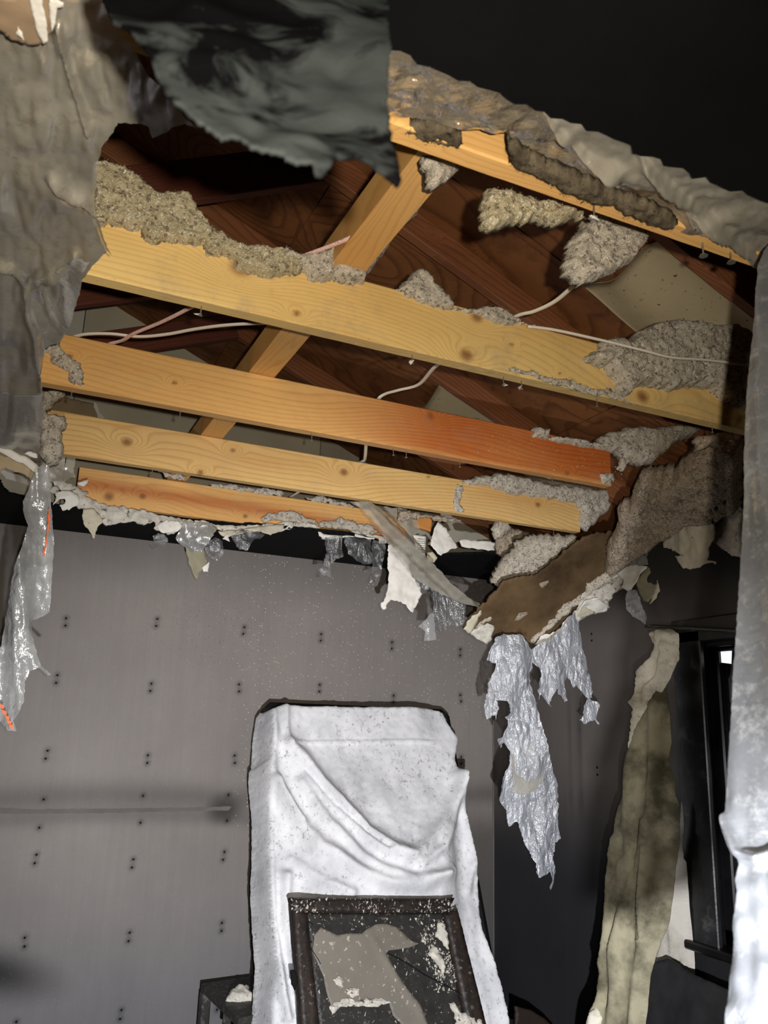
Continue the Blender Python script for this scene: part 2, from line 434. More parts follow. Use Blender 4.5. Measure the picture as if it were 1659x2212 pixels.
fsp2 = m.n('ShaderNodeSeparateColor'); m.t.links.new(fl2.outputs['Color'], fsp2.inputs[0])
c = m.mix(m.math('MULTIPLY', m.math('MULTIPLY', m.math('LESS_THAN', fl2.outputs['Distance'], .2), m.math('GREATER_THAN', fsp2.outputs[0], .8)), m.attr('pit')), c, (.02, .02, .02, 1))
WALL = m.done(m.pr(c, .62, .35, m.bump(m.noise(220, 3, .6), .12, .001)))

def cable_mat(name, col, ink):
    m = NT(name); s = m.math('MULTIPLY', m.ramp(m.noise(260, 1, .5), [(.56, 0), (.6, 1)]), .5)
    c = m.mix(s, col, ink); return m.done(m.pr(c, .45, .4, None))
CAB_W = cable_mat('cable_white', srgb(226, 218, 206), srgb(214, 204, 190))
CAB_P = cable_mat('cable_pink', srgb(232, 196, 190), srgb(190, 110, 110))

# ------------------------------------------------------------------ structure: room shell
H = 2.44; YB = 3.85; XR = 2.43; XL = -1.7; YF = -1.2
def wallgrid(us, vs_):
    us = np.array(us); vs_ = np.array(vs_); U, V = np.meshgrid(us, vs_, indexing='ij'); n, k = len(us), len(vs_)
    a = np.arange(n*k).reshape(n, k); Fc = np.stack([a[:-1, :-1], a[1:, :-1], a[1:, 1:], a[:-1, 1:]], -1).reshape(-1, 4)
    return U.ravel(), V.ravel(), Fc
# back wall
us = np.concatenate([[XL, -1.0], np.arange(-.35, XR+.003, .011), [XR+.12]]); vz = np.concatenate([[0, .15], np.arange(.3, 2.45, .011), [2.46]])
U, V_, Fc = wallgrid(us, vz)
P = np.c_[U, np.full(len(U), YB), V_]
cols = [.25, .645, 1.035, 1.43, 1.83, 2.23]; rows = [.40, .14, -.17, -.385, -.59, -.89, -1.18]
dots = []
for ci, cxx in enumerate(cols):
    for ri, rz in enumerate(rows):
        g = .055 if ri == 3 else .016
        jx, jz = random.uniform(-.012, .012), random.uniform(-.02, .02)
        dots += [(cxx+jx, CZ+rz+jz+g), (cxx+jx+random.uniform(-.004, .004), CZ+rz+jz-g)]
soot_shade = np.ones(len(P))
alb = np.array([.240, .216, .200])*np.ones((len(P), 3))
zrel = V_-CZ
# greyer, bluish towards the lower part; darker band over the taped joint and near the ceiling line
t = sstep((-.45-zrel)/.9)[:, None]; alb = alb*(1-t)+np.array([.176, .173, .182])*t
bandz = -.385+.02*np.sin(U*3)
soot_shade *= 1-.42*np.exp(-((zrel-bandz-.035)/.055)**2)-.30*np.exp(-((zrel-bandz+.05)/.035)**2)*(U < 1.9)
soot_shade *= 1-.30*sstep((zrel-.50)/.32)
soot_shade *= 1-.35*sstep((.2-U)/.5)*sstep((zrel-.2)/.4)
soot_shade *= 1+.06*fbm(P, 2.3, 4, 4)
d2 = np.hypot((U-1.01)/1.3, zrel+.395); soot_shade *= 1-.75*sstep(1.2-d2/.075)                       # torn tape smudge
d3 = np.hypot((U-.14)/1.9+.6*(zrel+.985), zrel+.985); soot_shade *= 1-.93*sstep(1-d3/.16)            # blurred shadow painted into the wall colour, low on the left
d4 = np.hypot((U-.42)/1.2, (zrel+1.3)); 
soot_shade *= 1-.55*sstep((U-2.05)/.25)*sstep((-.36-zrel)/.2)  # darker towards the right corner below the taped joint
for x, z in dots:
    msk = (abs(U-x) < .06) & (abs(V_-z) < .06); dd = np.hypot(U[msk]-x, V_[msk]-z); soot_shade[msk] *= 1-.8*np.exp(-(dd/.012)**2)
colr = np.c_[alb*soot_shade[:, None], np.ones(len(P))]
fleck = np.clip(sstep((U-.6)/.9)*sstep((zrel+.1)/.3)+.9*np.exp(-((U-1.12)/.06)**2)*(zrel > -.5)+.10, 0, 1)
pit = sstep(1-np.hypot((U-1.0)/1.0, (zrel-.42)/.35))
wb = mesh('wall_back', P, Fc, WALL, None, True, {'soot_shade': colr, 'fleck': fleck, 'pit': pit}); tag(wb, kind='structure')
def discs(name, cs, axis, r, mat, parent, depth=.0025):
    V = []; Fa = []
    for (c, n) in cs:
        c = np.array(c, float); n = np.array(n, float); a = np.cross(n, (0, 0, 1)) if abs(n[2]) < .9 else np.array((1., 0, 0)); a /= np.linalg.norm(a); b = np.cross(n, a); s = len(V)
        for k in range(8): V.append(c+r*(a*math.cos(k*.7854)+b*math.sin(k*.7854)))
        for k in range(8): V.append(c+n*depth+.7*r*(a*math.cos(k*.7854)+b*math.sin(k*.7854)))
        Fa.append(tuple(s+8+k for k in range(8)))
        for k in range(8): Fa.append((s+k, s+(k+1) % 8, s+8+(k+1) % 8, s+8+k))
    return mesh(name, V, Fa, mat, parent)
sc_ = discs('screw_heads', [((x, YB, z), (0, -1, 0)) for x, z in dots], 0, .0045, SCREW, wb); tag(sc_, kind='stuff')
TAPE = simple('joint_tape', (.17, .155, .145, 1), .8, .2, .15, 6)
tp = patch('joint_tape', [(-40, 1742), (60, 1748), (160, 1747), (300, 1746), (420, 1744), (500, 1742), (494, 1750), (420, 1752), (300, 1755), (160, 1757), (60, 1758), (-40, 1757)], PY(YB), TAPE, 6, 1.0, 0, lambda p, P, d: np.full(len(p), .002), wb)
# right wall with a window opening (Y 1.05..2.36, Z rel -.72..+.36)
WY0, WY1, WZ0, WZ1 = 1.15, 2.40, CZ-.72, CZ+.34
us = np.concatenate([[YF, 0, .8, WY0], np.linspace(WY0, WY1, 30)[1:], np.arange(WY1+.015, YB, .015), [YB, YB+.1]]); vz = np.concatenate([[0], np.linspace(.1, WZ0, 20), np.linspace(WZ0, WZ1, 45)[1:], np.linspace(WZ1, 2.45, 30)[1:]])
U, V_, Fc = wallgrid(us, vz)
P = np.c_[np.full(len(U), XR), U, V_]; zrel = V_-CZ
fc = P[Fc].mean(1); keep = ~((fc[:, 1] > WY0) & (fc[:, 1] < WY1) & (fc[:, 2] > WZ0) & (fc[:, 2] < WZ1)); Fc = Fc[keep]
alb = np.array([.130, .116, .108])*np.ones((len(P), 3)); t = sstep((-.10-zrel)/.55)[:, None]; alb = alb*(1-t)+np.array([.030, .030, .034])*t  # albedo falls off towards the bottom
soot_shade = 1-.72*sstep((zrel-.38)/.25); soot_shade *= 1+.12*fbm(P, 3, 4, 8)
soot_shade *= 1-.35*sstep((2.75-U)/.35)
for yy in (3.20, 3.12, 3.14): soot_shade *= 1-.5*np.exp(-((U-yy)/.009)**2)*sstep((zrel+.45)/.2)*sstep((.25-zrel)/.2)*(.6+.4*vnoise(P*np.array([1, 1, 20.]), 5))
rd = [(3.01, CZ-.155), (3.01, CZ-.185), (3.02, CZ+.425), (3.02, CZ+.395), (3.62, CZ+.40), (3.62, CZ-.17)]
colr = np.c_[alb*soot_shade[:, None], np.ones(len(P))]
wr = mesh('wall_right', P, Fc, WALL, None, True, {'soot_shade': colr, 'fleck': np.full(len(P), .5)*sstep((U-2.7)/.2), 'pit': np.zeros(len(P))}); tag(wr, kind='structure')
tag(discs('screw_heads', [((XR, y, z), (-1, 0, 0)) for y, z in rd], 0, .006, SCREW, wr), kind='stuff')
tag(box('trim_1', (XR-.006, YB-.006, 0), (XR, YB, H-.01), simple('corner_bead', (.16, .15, .14, 1), .5, .4), None), kind='structure')
tag(box('wall_left', (XL-.1, YF, 0), (XL, YB, H), SOOT), kind='structure')
tag(box('wall_front', (XL, YF-.1, 0), (XR, YF, H), SOOT), kind='structure')
tag(box('floor', (XL, YF, -.1), (XR, YB, 0), FLOORM), kind='structure')
# ceiling drywall, with the torn hole (outline in metres)
hole = [(-.42, .745), (0.0, .748), (.3, .752), (.8, .760), (1.3, .765), (1.9, .77), (2.15, 1.0), (2.2, 1.5), (2.25, 2.0), (2.35, 2.4), (2.36, 2.9), (2.05, 3.22), (1.85, 3.40), (1.72, 3.52), (1.6, 3.34), (1.3, 3.22), (1.0, 3.27), (.7, 3.33), (.4, 3.37), (.12, 3.40), (-.05, 3.30), (-.12, 2.95), (-.42, 2.75)]
ho = rough_outline([(x*1000, y*1000) for x, y in hole], 14, 7, 2)/1000
rect = [(XL, YF), (XR, YF), (XR, YB), (XL, YB)]
allp = [Vector(p) for p in ho]+[Vector(p) for p in rect]; n = len(ho)
vo, eo, fo, *_ = delaunay_2d_cdt(allp, [(i, (i+1) % n) for i in range(n)]+[(n, n+1), (n+1, n+2), (n+2, n+3), (n+3, n)], [], 0, 1e-6)
p2 = np.array([(v.x, v.y) for v in vo]); T = np.array([f for f in fo]); T = T[~inside(p2[T].mean(1), ho)]
N = len(p2); lo = np.c_[p2, np.full(N, H-.013)]; hi = np.c_[p2, np.full(N, H)]
Fa = [tuple(t[::-1]) for t in T]+[tuple(t+N) for t in T]
ed = {(a, b) for t in T for a, b in ((t[0], t[1]), (t[1], t[2]), (t[2], t[0]))}
for a, b in ed:
    if (b, a) not in ed: Fa.append((a, b, b+N, a+N))
tag(mesh('ceiling', np.vstack([lo, hi]), Fa, SOOT), kind='structure')

# ------------------------------------------------------------------ timber
def timber(name, p0, ex, L, hy, hz, mat, nx, knots=(), red=None, seed=0, gfreq=1.0, parent=None, bow=0.0):
    """board starting at p0 (front-bottom corner), along unit ex, thickness hy along +Y, height hz; subdivided so grain/knots sit on it"""
    ex = np.array(ex, float); ey = np.array([0, 1., 0]); ez = np.cross(ex, ey); ez /= np.linalg.norm(ez)
    if ez[2] < 0: ez = -ez
    st = .006; r = .003
    ys = [r]+list(np.linspace(0, 1, max(2, int(hy/st)))[1:-1]*hy)+[hy-r]; zs = [r]+list(np.linspace(0, 1, max(2, int(hz/st)))[1:-1]*hz)+[hz-r]
    ring = [(0, z) for z in zs]+[(y, hz) for y in ys]+[(hy, z) for z in zs[::-1][::4]]+[(y, 0) for y in ys[::-1]]
    ring = np.array(ring); K = len(ring); xs = np.linspace(0, L, nx)
    X = np.repeat(xs, K); R = np.tile(ring, (nx, 1)); y, z = R[:, 0], R[:, 1]
    w = fbm(np.c_[X*1.2, y*6, z*9], 1, 2, seed)
    zz_ = z+.8*y
    g = zz_*62*gfreq + 5.0*gfreq*fbm(np.c_[X*.9, y*8, z*3.0], 1, 3, seed+5) + w*.8
    kn = np.zeros(len(X))
    for (kx, kz, kr) in knots:
        kr = kr*1.15
        dx = (X-kx); dz = (z-kz)
        d = np.hypot(dx*.55, dz); side = np.where(y < hy*.6, 1, .3)
        g += side*(3.0+kr*120)*np.exp(-(d/(kr*1.9))**2)
        kn = np.maximum(kn, side*sstep(1.25-np.hypot(dx*.85, dz)/kr)*.85)
    rd_ = np.zeros(len(X)) if red is None else np.clip(red(X, z, y), 0, 1)
    C0 = np.array(p0)+X[:, None]*ex+y[:, None]*ey+z[:, None]*ez
    C0[:, 2] += bow*np.sin(X/L*math.pi)
    C0 += .0006*fbm(C0, 30, 2, seed)[:, None]*np.array([0, 1, 0])
    a = np.arange(nx*K).reshape(nx, K); b = np.roll(a, -1, 1)
    Fc = np.stack([a[:-1], b[:-1], b[1:], a[1:]], -1).reshape(-1, 4)
    Fc = [tuple(f) for f in Fc]+[tuple(a[0]), tuple(a[-1][::-1])]
    return mesh(name, C0, Fc, mat, parent, False, {'grain': g, 'knot': kn, 'red': rd_})
def knot_px(px, py, Yf, x0, z0, r): p = atY(px, py, Yf); return (p[0]-x0, p[2]-z0, r)
def nail(parent, x, y, L=.022, head=.0042, tilt=(0, 0), scrap=False):
    base = np.array([x, y, H]); d = np.array([tilt[0], tilt[1], -1.0]); d /= np.linalg.norm(d)
    a = np.cross(d, (0, 1, 0)); a /= np.linalg.norm(a); b = np.cross(d, a); V = []; Fa = []
    prof = [(-.004, .0013), (L-.004, .0013), (L-.002, head*.8), (L, head)]
    for (t, rr) in prof:
        for k in range(6): V.append(base+d*t+rr*(a*math.cos(k*1.0472)+b*math.sin(k*1.0472)))
    for i in range(3):
        for k in range(6): Fa.append((i*6+k, i*6+(k+1) % 6, (i+1)*6+(k+1) % 6, (i+1)*6+k))
    Fa.append(tuple(18+k for k in range(6)))
    o = mesh('drywall_nail', V, Fa, METAL, parent)
    if scrap:
        q = base+d*(L-.004)
        VV = [q+rng.normal(0, .006, 3)*np.array([1, 1, .7]) for _ in range(6)]; n_ = len(VV)
        s = mesh('paper_scrap', VV, [(0, 1, 2), (0, 2, 3), (1, 3, 4), (0, 4, 5), (2, 4, 5)], PAPER, parent); tag(s, 'scrap of white paper on the nail head')
    return o
J = {}
def joist(key, yfar, x0, x1, mat, knots_px, label, red=None, seed=0, z0=H, hz=.14, gf=1.0, bow=0):
    yf = yfar-.038
    kn = [knot_px(a, b, yf, x0, z0, r) for a, b, r in knots_px]
    o = timber('ceiling_joist', (x0, yf, z0), (1, 0, 0), x1-x0, .038, hz, mat, int((x1-x0)/.007), kn, red, seed, gf, None, bow)
    tag(o, label, 'joist', 'bare ceiling joists across the torn opening'); J[key] = (o, yf); return o
jn = joist('N', .916, -.6, XR, MW['orange'], [(905, 300, .010)], 'ceiling joist nearest the camera, half hidden behind clear plastic under the black ceiling edge', None, 11)
ja = joist('A', 1.540, -.6, XR, MW['yellow'], [(520, 578, .020), (641, 677, .007), (1008, 767, .016), (1388, 857, .017), (1105, 745, .005), (1030, 685, .014), (1210, 808, .004)],
           'widest pale yellow ceiling joist with grey insulation along its top edge', None, 3)
jb = joist('B', 2.142, -.6, 1.795+.0, MW['orange'], [(377, 827, .006), (930, 900, .011), (1225, 1022, .008), (150, 770, .008)],
           'orange ceiling joist turning red at its broken right end', lambda X, z, y: sstep((X-1.15)/.75)*.95*(1-sstep((.02-z)/.03)*.6)+.15*vnoise(np.c_[X*3, z*20, y*9], 2), 4, gf=1.15)
jc = joist('C', 2.738, -.6, 2.13, MW['pale'], [(274, 955, .015), (503, 973, .008), (433, 1020, .010), (743, 1020, .015), (1162, 1090, .012), (925, 1030, .006)],
           'pale ceiling joist with five round knots and grey insulation on its right end', None, 5, gf=1.1)
jd = joist('D', 3.338, .19, 1.62, MW['orange'], [(308, 1072, .013), (235, 1073, .017), (530, 1115, .010)],
           'farthest ceiling joist with an orange stripe above the torn ceiling edge', lambda X, z, y: .75*np.exp(-((z-.075-.012*np.sin(X*2.2)+.028*X)/.028)**2), 6, z0=H-.005)
def NZ(key, px, py, **kw):
    o, yf = J[key]; p = atZ(px, py, H); nail(o, p[0], yf+.020, **kw)
for px, py, kw in ((438, 655, dict(scrap=True)), (889, 768, dict(L=.020, scrap=True)), (1085, 815, dict(scrap=True)), (1125, 823, dict(scrap=True)), (1290, 860, {}), (1540, 918, {})): NZ('A', px, py, **kw)
for px, py, kw in ((155, 845, {}), (390, 885, {}), (676, 935, {}), (850, 968, dict(tilt=(.1, 0))), (879, 973, {}), (1002, 990, {}), (1195, 1030, {})): NZ('B', px, py, **kw)
for px, py, kw in ((330, 1012, {}), (1197, 1143, {}), (700, 1068, {})): NZ('C', px, py, **kw)
for px, py, kw in ((1266, 455, dict(L=.024, head=.006, scrap=True)), (1500, 535, dict(L=.026, head=.008)), (1553, 560, dict(L=.020, head=.008))): NZ('N', px, py, **kw)
# strongback laid on the joists, running away from the camera
ez = np.array([0, 0, 1.])
bw = timber('joist_brace', (.528*1.0, .94, H+.14), (0, 1, 0), .01, .01, .01, MW['orange'], 3) if False else None
def brace():
    y0, y1 = .93, 3.40; nx = 300; xs = np.linspace(y0, y1, nx); wl, wr_ = .530, .605; h = .075
    us_ = np.linspace(wl, wr_, 14)
    ring = [(u, 0) for u in us_]+[(wr_, h*.5), (wr_, h)]+[(wl, h)]+[(wl, h*.66), (wl, h*.33)]
    ring = np.array(ring); K = len(ring); Y = np.repeat(xs, K); R = np.tile(ring, (nx, 1))
    g = R[:, 0]*70+3.0*fbm(np.c_[Y*1.3, R[:, 0]*14, R[:, 1]*3], 1, 3, 31)
    kn = np.zeros(len(Y))
    ky = atZ(692, 757, H+.14)
    dd = np.hypot((Y-ky[1])*.6, R[:, 0]-ky[0]); g += 4*np.exp(-(dd/.03)**2); kn = .5*sstep(1.3-dd/.007)
    C0 = np.c_[R[:, 0], Y, R[:, 1]+H+.141]
    a = np.arange(nx*K).reshape(nx, K); b = np.roll(a, -1, 1)
    Fc = [tuple(f) for f in np.stack([a[:-1], a[1:], b[1:], b[:-1]], -1).reshape(-1, 4)]+[tuple(a[0]), tuple(a[-1][::-1])]
    o = mesh('joist_brace', C0, Fc, MW['orange'], None, False, {'grain': g, 'knot': kn, 'red': np.zeros(len(Y))})
    tag(o, 'orange pine brace board crossing on top of the joists', 'brace')
brace()
# rafters, each above its joist, falling to the right
SL = .425; cs = 1/math.hypot(1, SL); exr = np.array([cs, 0, -SL*cs])
def roofz(X): return CZ+2.056-SL*X
RL = ['nearest dark rafter, mostly hidden above the plastic', 'red-brown sloping rafter behind the widest yellow joist', 'red-brown sloping rafter running down from the black hanging sheet', 'red-brown sloping rafter crossing behind the orange joist brace', 'farthest sloping rafter in front of the grey gable boards']
for i, (y, kx) in enumerate(zip((.897, 1.521, 2.123, 2.719, 3.319), range(5))):
    x0 = -1.0; h = .089
    p0 = np.array([x0, y-.019, roofz(x0)])-np.array([SL*cs, 0, cs])*h
    o = timber('roof_rafter', p0, exr, 3.75, .038, h, MW['rafter'], 300, [(1.9+.2*i, .05, .006)], None, 40+i)
    tag(o, RL[i], 'rafter', 'rafters under the roof sheathing')
# truss webs
def web(pa, pb, y, hz, label, ext=(0.4, 0.05)):
    a = np.array([pa[0], y-.019, CZ+pa[1]]); b = np.array([pb[0], y-.019, CZ+pb[1]]); d = (b-a)/np.linalg.norm(b-a)
    o = timber('truss_web', a-d*ext[0], d, np.linalg.norm(b-a)+sum(ext), .038, hz, MW['web'], 160, [], None, int(y*10)); tag(o, label, 'web board')
web((.35, 1.45), (.77, 1.62), 3.30, .11, 'red-brown board slanting behind the white and pink cables', (.7, .0))
web((.08, 1.335), (.285, 1.42), 2.76, .10, 'dark board slanting above the grey gable boards at left', (.3, .85))
web((.33, 1.45), (.63, 1.60), 2.165, .13, 'broad dark board slanting behind the insulation at upper left', (.6, .15))
# roof sheathing (plywood sheets with recessed joints)
def ply(x0, x1, y0, y1, seed):
    nx, ny = int((x1-x0)/.02), int((y1-y0)/.02); U, V_, Fc = wallgrid(np.linspace(x0, x1, nx), np.linspace(y0, y1, ny))
    g = 5.5*fbm(np.c_[U*.8, V_*1.6, 0*U], 1, 4, seed)+3*V_
    for _ in range(3):
        cx, cy = rng.uniform(x0, x1), rng.uniform(y0, y1); g += 6*np.exp(-(np.hypot((U-cx)*.7, V_-cy)/.16)**2)
    z = roofz(U); P = np.vstack([np.c_[U, V_, z], np.c_[U, V_, z+.012]]); N = len(U)
    return P, np.vstack([Fc, Fc[:, ::-1]+N]), np.concatenate([g, g])
root = empty('trim_2', (0.8, 2, roofz(.8)+.02)); tag(root, kind='structure')
for i, (x0, x1) in enumerate(((-1.7, -.435), (-.43, .785), (.79, 2.005), (2.01, 3.2))):
    for k, (y0, y1) in enumerate(((-.6, 1.895), (1.9, 3.95))):
        Pp, Ff, g = ply(x0, x1, y0, y1, 60+i*2+k); mesh('roof_sheathing', Pp, [tuple(f) for f in Ff], MW['ply'], root, False, {'grain': g, 'knot': 0*g, 'red': 0*g})
# gable wall of the attic
gr = empty('wall_gable', (.7, 3.9, 3)); tag(gr, kind='structure')
seam = lambda px, py: atY(px, py, 3.88)[0]
xs = [-1.7, seam(186, 665), seam(691, 985), 3.0]
mats = [simple('gable_white', srgb(225, 220, 210), .7), GABLE, simple('gable_board_grey', srgb(180, 174, 158), .7)]
for i in range(3):
    x0, x1 = xs[i]+.002, xs[i+1]-.002
    V = [(x0, 3.88, H), (x1, 3.88, H), (x1, 3.88, roofz(x1)-.0), (x0, 3.88, roofz(x0)-.0)]; V += [(a, 3.892, c) for a, b, c in V]
    mm = mats[i]
    mesh('gable_board', V, [(0, 1, 2, 3), (7, 6, 5, 4), (0, 4, 5, 1), (1, 5, 6, 2), (2, 6, 7, 3), (3, 7, 4, 0)], mm, gr)
patch('stained_board', [(112, 862), (140, 858), (203, 872), (222, 905), (212, 920), (110, 905)], PY(3.87), GABLE_B, 6, 1, .006, None, gr)
patch('torn_white_edge', [(202, 866), (209, 868), (216, 890), (228, 900), (222, 910), (212, 907), (210, 896), (203, 880)], PY(3.86), PAPER, 4, 1.2, .003, None, gr)
for o in gr.children: pass

# ------------------------------------------------------------------ vent baffles under the roof
def baffle(x0, x1, y0, y1, label, curl):
    U, V_, Fc = wallgrid(np.linspace(x0, x1, 30), np.linspace(y0, y1, 26)); t = (V_-y0)/(y1-y0)
    zz_ = roofz(U)-.035+.022*np.sin(t*math.pi*2+.6)-curl*np.exp(-((U-x0)/.12)**2)*np.exp(-((t-.85)/.25)**2)
    N = len(U); P = np.vstack([np.c_[U, V_, zz_], np.c_[U, V_, zz_+.003]])
    Ff = [tuple(f[::-1]) for f in Fc]+[tuple(f+N) for f in Fc]; nu, nv = 30, 26; a = np.arange(N).reshape(nu, nv)
    for line in (a[0], a[-1], a[:, 0], a[:, -1]):
        for p, q in zip(line[:-1], line[1:]): Ff.append((p, q, q+N, p+N))
    tag(mesh('vent_baffle', P, Ff, BAFF, None, True), label, 'baffle', 'cream baffles between the rafters')
baffle(1.565, 2.4, 1.585, 1.925, 'larger cream vent baffle under the dark roof above the insulation heap', -.03)
baffle(1.53, 2.4, 2.76, 3.06, 'smaller cream vent baffle showing above the orange-red joist', .02)

# ------------------------------------------------------------------ insulation
def ins_disp(th, sc=1.0, edge=9, crack=.5, seed=0):
    def f(px, P, dE):
        a = .5+.5*fbm(P, 9*sc, 2, seed); b = fbm(P, 75*sc, 3, seed+9); c = np.abs(fbm(P, 16*sc, 3, seed+3))
        cr = sstep(1-c/.055)
        return sstep(dE/edge+.12)*(th*(.62+.5*a)+(.0042*b))-crack*cr*th*1.1*sstep((dE-3)/14)
    return f
def insul(poly, surf, label, mat=INS, th=.03, res=4, back=.02, fl=None, edge=9, crack=.5, name='insulation_clump', parent=None, jag=4, sc=1.0):
    ar = 0
    for i in range(len(poly)): ar += poly[i-1][0]*poly[i][1]-poly[i][0]*poly[i-1][1]
    cnt = int(abs(ar)/2/28) if fl is None else fl
    o = patch(name, poly, surf, mat, res, jag, back, ins_disp(th, sc, edge, crack, PSEED[0]), parent, True, True, flakes=(min(cnt, 2600), .0015, .004))
    if parent is None: tag(o, label, 'insulation')
    return o
Za = lambda L: zz((180, 240), .26522, L)
Zb = lambda L: zz((600, 300), .26522, L)
Zc = lambda L: zz((880, 420), .26522, L)
Zd = lambda L: zz((1200, 420), .27667, L)
Zr = lambda L: zz((1150, 640), .30681, L)
Z8 = lambda L: zz((1240, 880), .25256, L)
Z7 = lambda L: zz((860, 1100), .3255, L)
Z6 = lambda L: zz((420, 1040), .3255, L)
Z5 = lambda L: zz((0, 900), .27728, L)
Zs = lambda L: zz((1000, 1300), .28936, L)
Zt = lambda L: zz((0, 0), .25316, L)
Zu = lambda L: zz((0, 500), .23512, L)
Zv = lambda L: zz((0, 980), .28017, L)
Zm = lambda L: zz((540, 1460), .36166, L)
Zf = lambda L: zz((400, 1900), .45811, L)
Zx = lambda L: zz((1200, 1300), .27667, L)
Zy = lambda L: zz((1200, 1780), .27667, L)
YA = 1.502-.001
insul(Za([(60, 440), (180, 455), (300, 480), (420, 560), (480, 590), (540, 660), (600, 700), (720, 690), (840, 690), (890, 740), (920, 820), (990, 910), (1060, 980), (1180, 1060), (1330, 1120), (1480, 1135), (1640, 1160), (1800, 1240), (1760, 1330),
    (1500, 1370), (1330, 1330), (1250, 1290), (1230, 1230), (1120, 1180), (1000, 1180), (970, 1090), (900, 1110), (800, 1080), (640, 1065), (590, 1095), (500, 1060), (465, 1030), (465, 960), (400, 990), (330, 950), (220, 930), (60, 960)]),
    PY(YA), 'large olive-grey insulation mass on the widest joist beside the hanging plastic', INS_O, .035, 4, .03)
insul(Zb([(0, 910), (60, 930), (160, 980), (300, 960), (380, 920), (470, 830), (600, 790), (700, 830), (800, 740), (900, 680), (1000, 620), (1090, 540), (1140, 500), (1200, 480), (1130, 620), (1010, 700), (930, 820), (870, 930), (720, 1110), (700, 1180), (560, 1195), (430, 1150), (360, 1180), (250, 1160), (230, 1110), (120, 1050), (0, 1010)]),
    PY(YA), 'cracked grey insulation between the pink cable and the joist brace', INS, .035, 4, .03, crack=.9)
insul(Zb([(960, 1225), (1010, 1190), (1080, 1100), (1160, 1060), (1220, 1110), (1280, 1190), (1400, 1300), (1420, 1390), (1250, 1370), (1050, 1290)]), PY(YA), 'small wedge of grey insulation right of the brace foot on the yellow joist', INS, .025, 4, .02)
insul(Zc([(200, 870), (330, 900), (430, 935), (520, 940), (640, 910), (760, 910), (830, 980), (900, 1010), (1000, 1070), (1090, 1080), (1000, 1060), (870, 1060), (800, 1070), (700, 1050), (640, 1010), (560, 975), (420, 950), (330, 925)]), PY(YA), 'thin strip of grey insulation where the white cable meets the yellow joist', INS, .016, 3, .01, edge=6)
insul(Zb([(1180, 140), (1240, 150), (1350, 180), (1480, 240), (1390, 320), (1300, 380), (1250, 370), (1230, 280), (1190, 200)]), PY(1.06), 'small insulation patch between the near joist and the brace top', INS, .02, 4, .02)
insul(Zc([(640, -40), (760, -20), (900, 10), (1200, 90), (1430, 150), (1450, 190), (1400, 170), (1320, 200), (1240, 235), (1150, 210), (1020, 180), (960, 220), (860, 215), (770, 255), (690, 275), (630, 240), (615, 130)]), PY(1.02), 'olive-grey insulation hanging right of the brace under the near joist', INS_O, .02, 4, .02)
insul(Zc([(1440, 190), (1520, 180), (1700, 230), (1960, 330), (1900, 430), (1780, 570), (1650, 640), (1540, 700), (1440, 720), (1370, 690), (1290, 640), (1285, 560), (1310, 480), (1320, 400), (1400, 300)]), PY(1.10), 'rounded grey insulation lobe with a white cable coming out of it', INS, .028, 4, .02)
insul(Zr([(365, 470), (360, 430), (400, 410), (430, 390), (455, 400), (470, 330), (560, 310), (650, 330), (720, 290), (740, 250), (800, 220), (900, 190), (990, 185), (1080, 195), (1200, 215), (1400, 210), (1530, 330), (1560, 800), (1490, 800), (1400, 760), (1330, 740), (1300, 690), (1230, 650), (1060, 640), (980, 670), (900, 655), (860, 640), (760, 635), (690, 650), (680, 690), (640, 700), (580, 660), (590, 610), (540, 560), (510, 500), (440, 490)]),
    PY(YA-.004), 'large grey insulation heap over the right end of the yellow joist', INS, .045, 4, .03, crack=.55)
insul(Zr([(0, 520), (120, 570), (250, 590), (340, 610), (420, 660), (540, 650), (640, 700), (700, 760), (640, 740), (520, 700), (400, 690), (250, 640), (120, 610), (0, 560), (-160, 530), (-170, 505)]), PY(YA), 'thin smear of grey insulation along the low edge of the yellow joist', INS, .006, 3, .002, edge=4, crack=.1)
insul(Zr([(0, 940), (40, 920), (110, 950), (110, 990), (210, 985), (300, 1000), (400, 1030), (470, 1040), (480, 1000), (560, 950), (700, 920), (830, 930), (1010, 900), (1190, 920), (1130, 990), (1030, 1020), (960, 1060), (900, 1120), (840, 1180), (760, 1180), (660, 1150), (600, 1100), (500, 1080), (400, 1070), (250, 1035), (120, 1010), (0, 990)]),
    PY(2.102), 'grey insulation heap sitting on the red end of the orange joist', INS, .035, 4, .03)
insul(Zr([(620, 1140), (700, 1150), (660, 1200), (640, 1230), (600, 1220)]), PY(2.102), 'small crumbled insulation lump on the red joist face', INS, .012, 3, .004, edge=4)
insul(Z8([(210, 560), (330, 560), (340, 620), (300, 660), (240, 650)]), PY(2.102), 'scattered insulation crumbs low on the red joist end', INS, .008, 3, .003, edge=4)
insul([(990, 1040), (1040, 1028), (1075, 1022), (1130, 1030), (1180, 1045), (1250, 1052), (1310, 1060), (1318, 1095), (1290, 1125), (1268, 1148), (1250, 1128), (1252, 1100), (1238, 1086), (1190, 1078), (1140, 1072), (1090, 1066), (1050, 1050), (1000, 1046)],
    PY(2.699), 'grey insulation capping the right end of the pale knotty joist', INS, .03, 4, .02)
insul([(985, 1048), (1000, 1050), (996, 1080), (1002, 1105), (985, 1108), (980, 1080)], PY(2.699), 'narrow vertical smear of insulation on the pale joist', INS, .006, 3, .002, edge=3)
SLAB = P3((1325, 1150, 2.64), (1060, 1368, 2.95), (1250, 1315, 2.86))
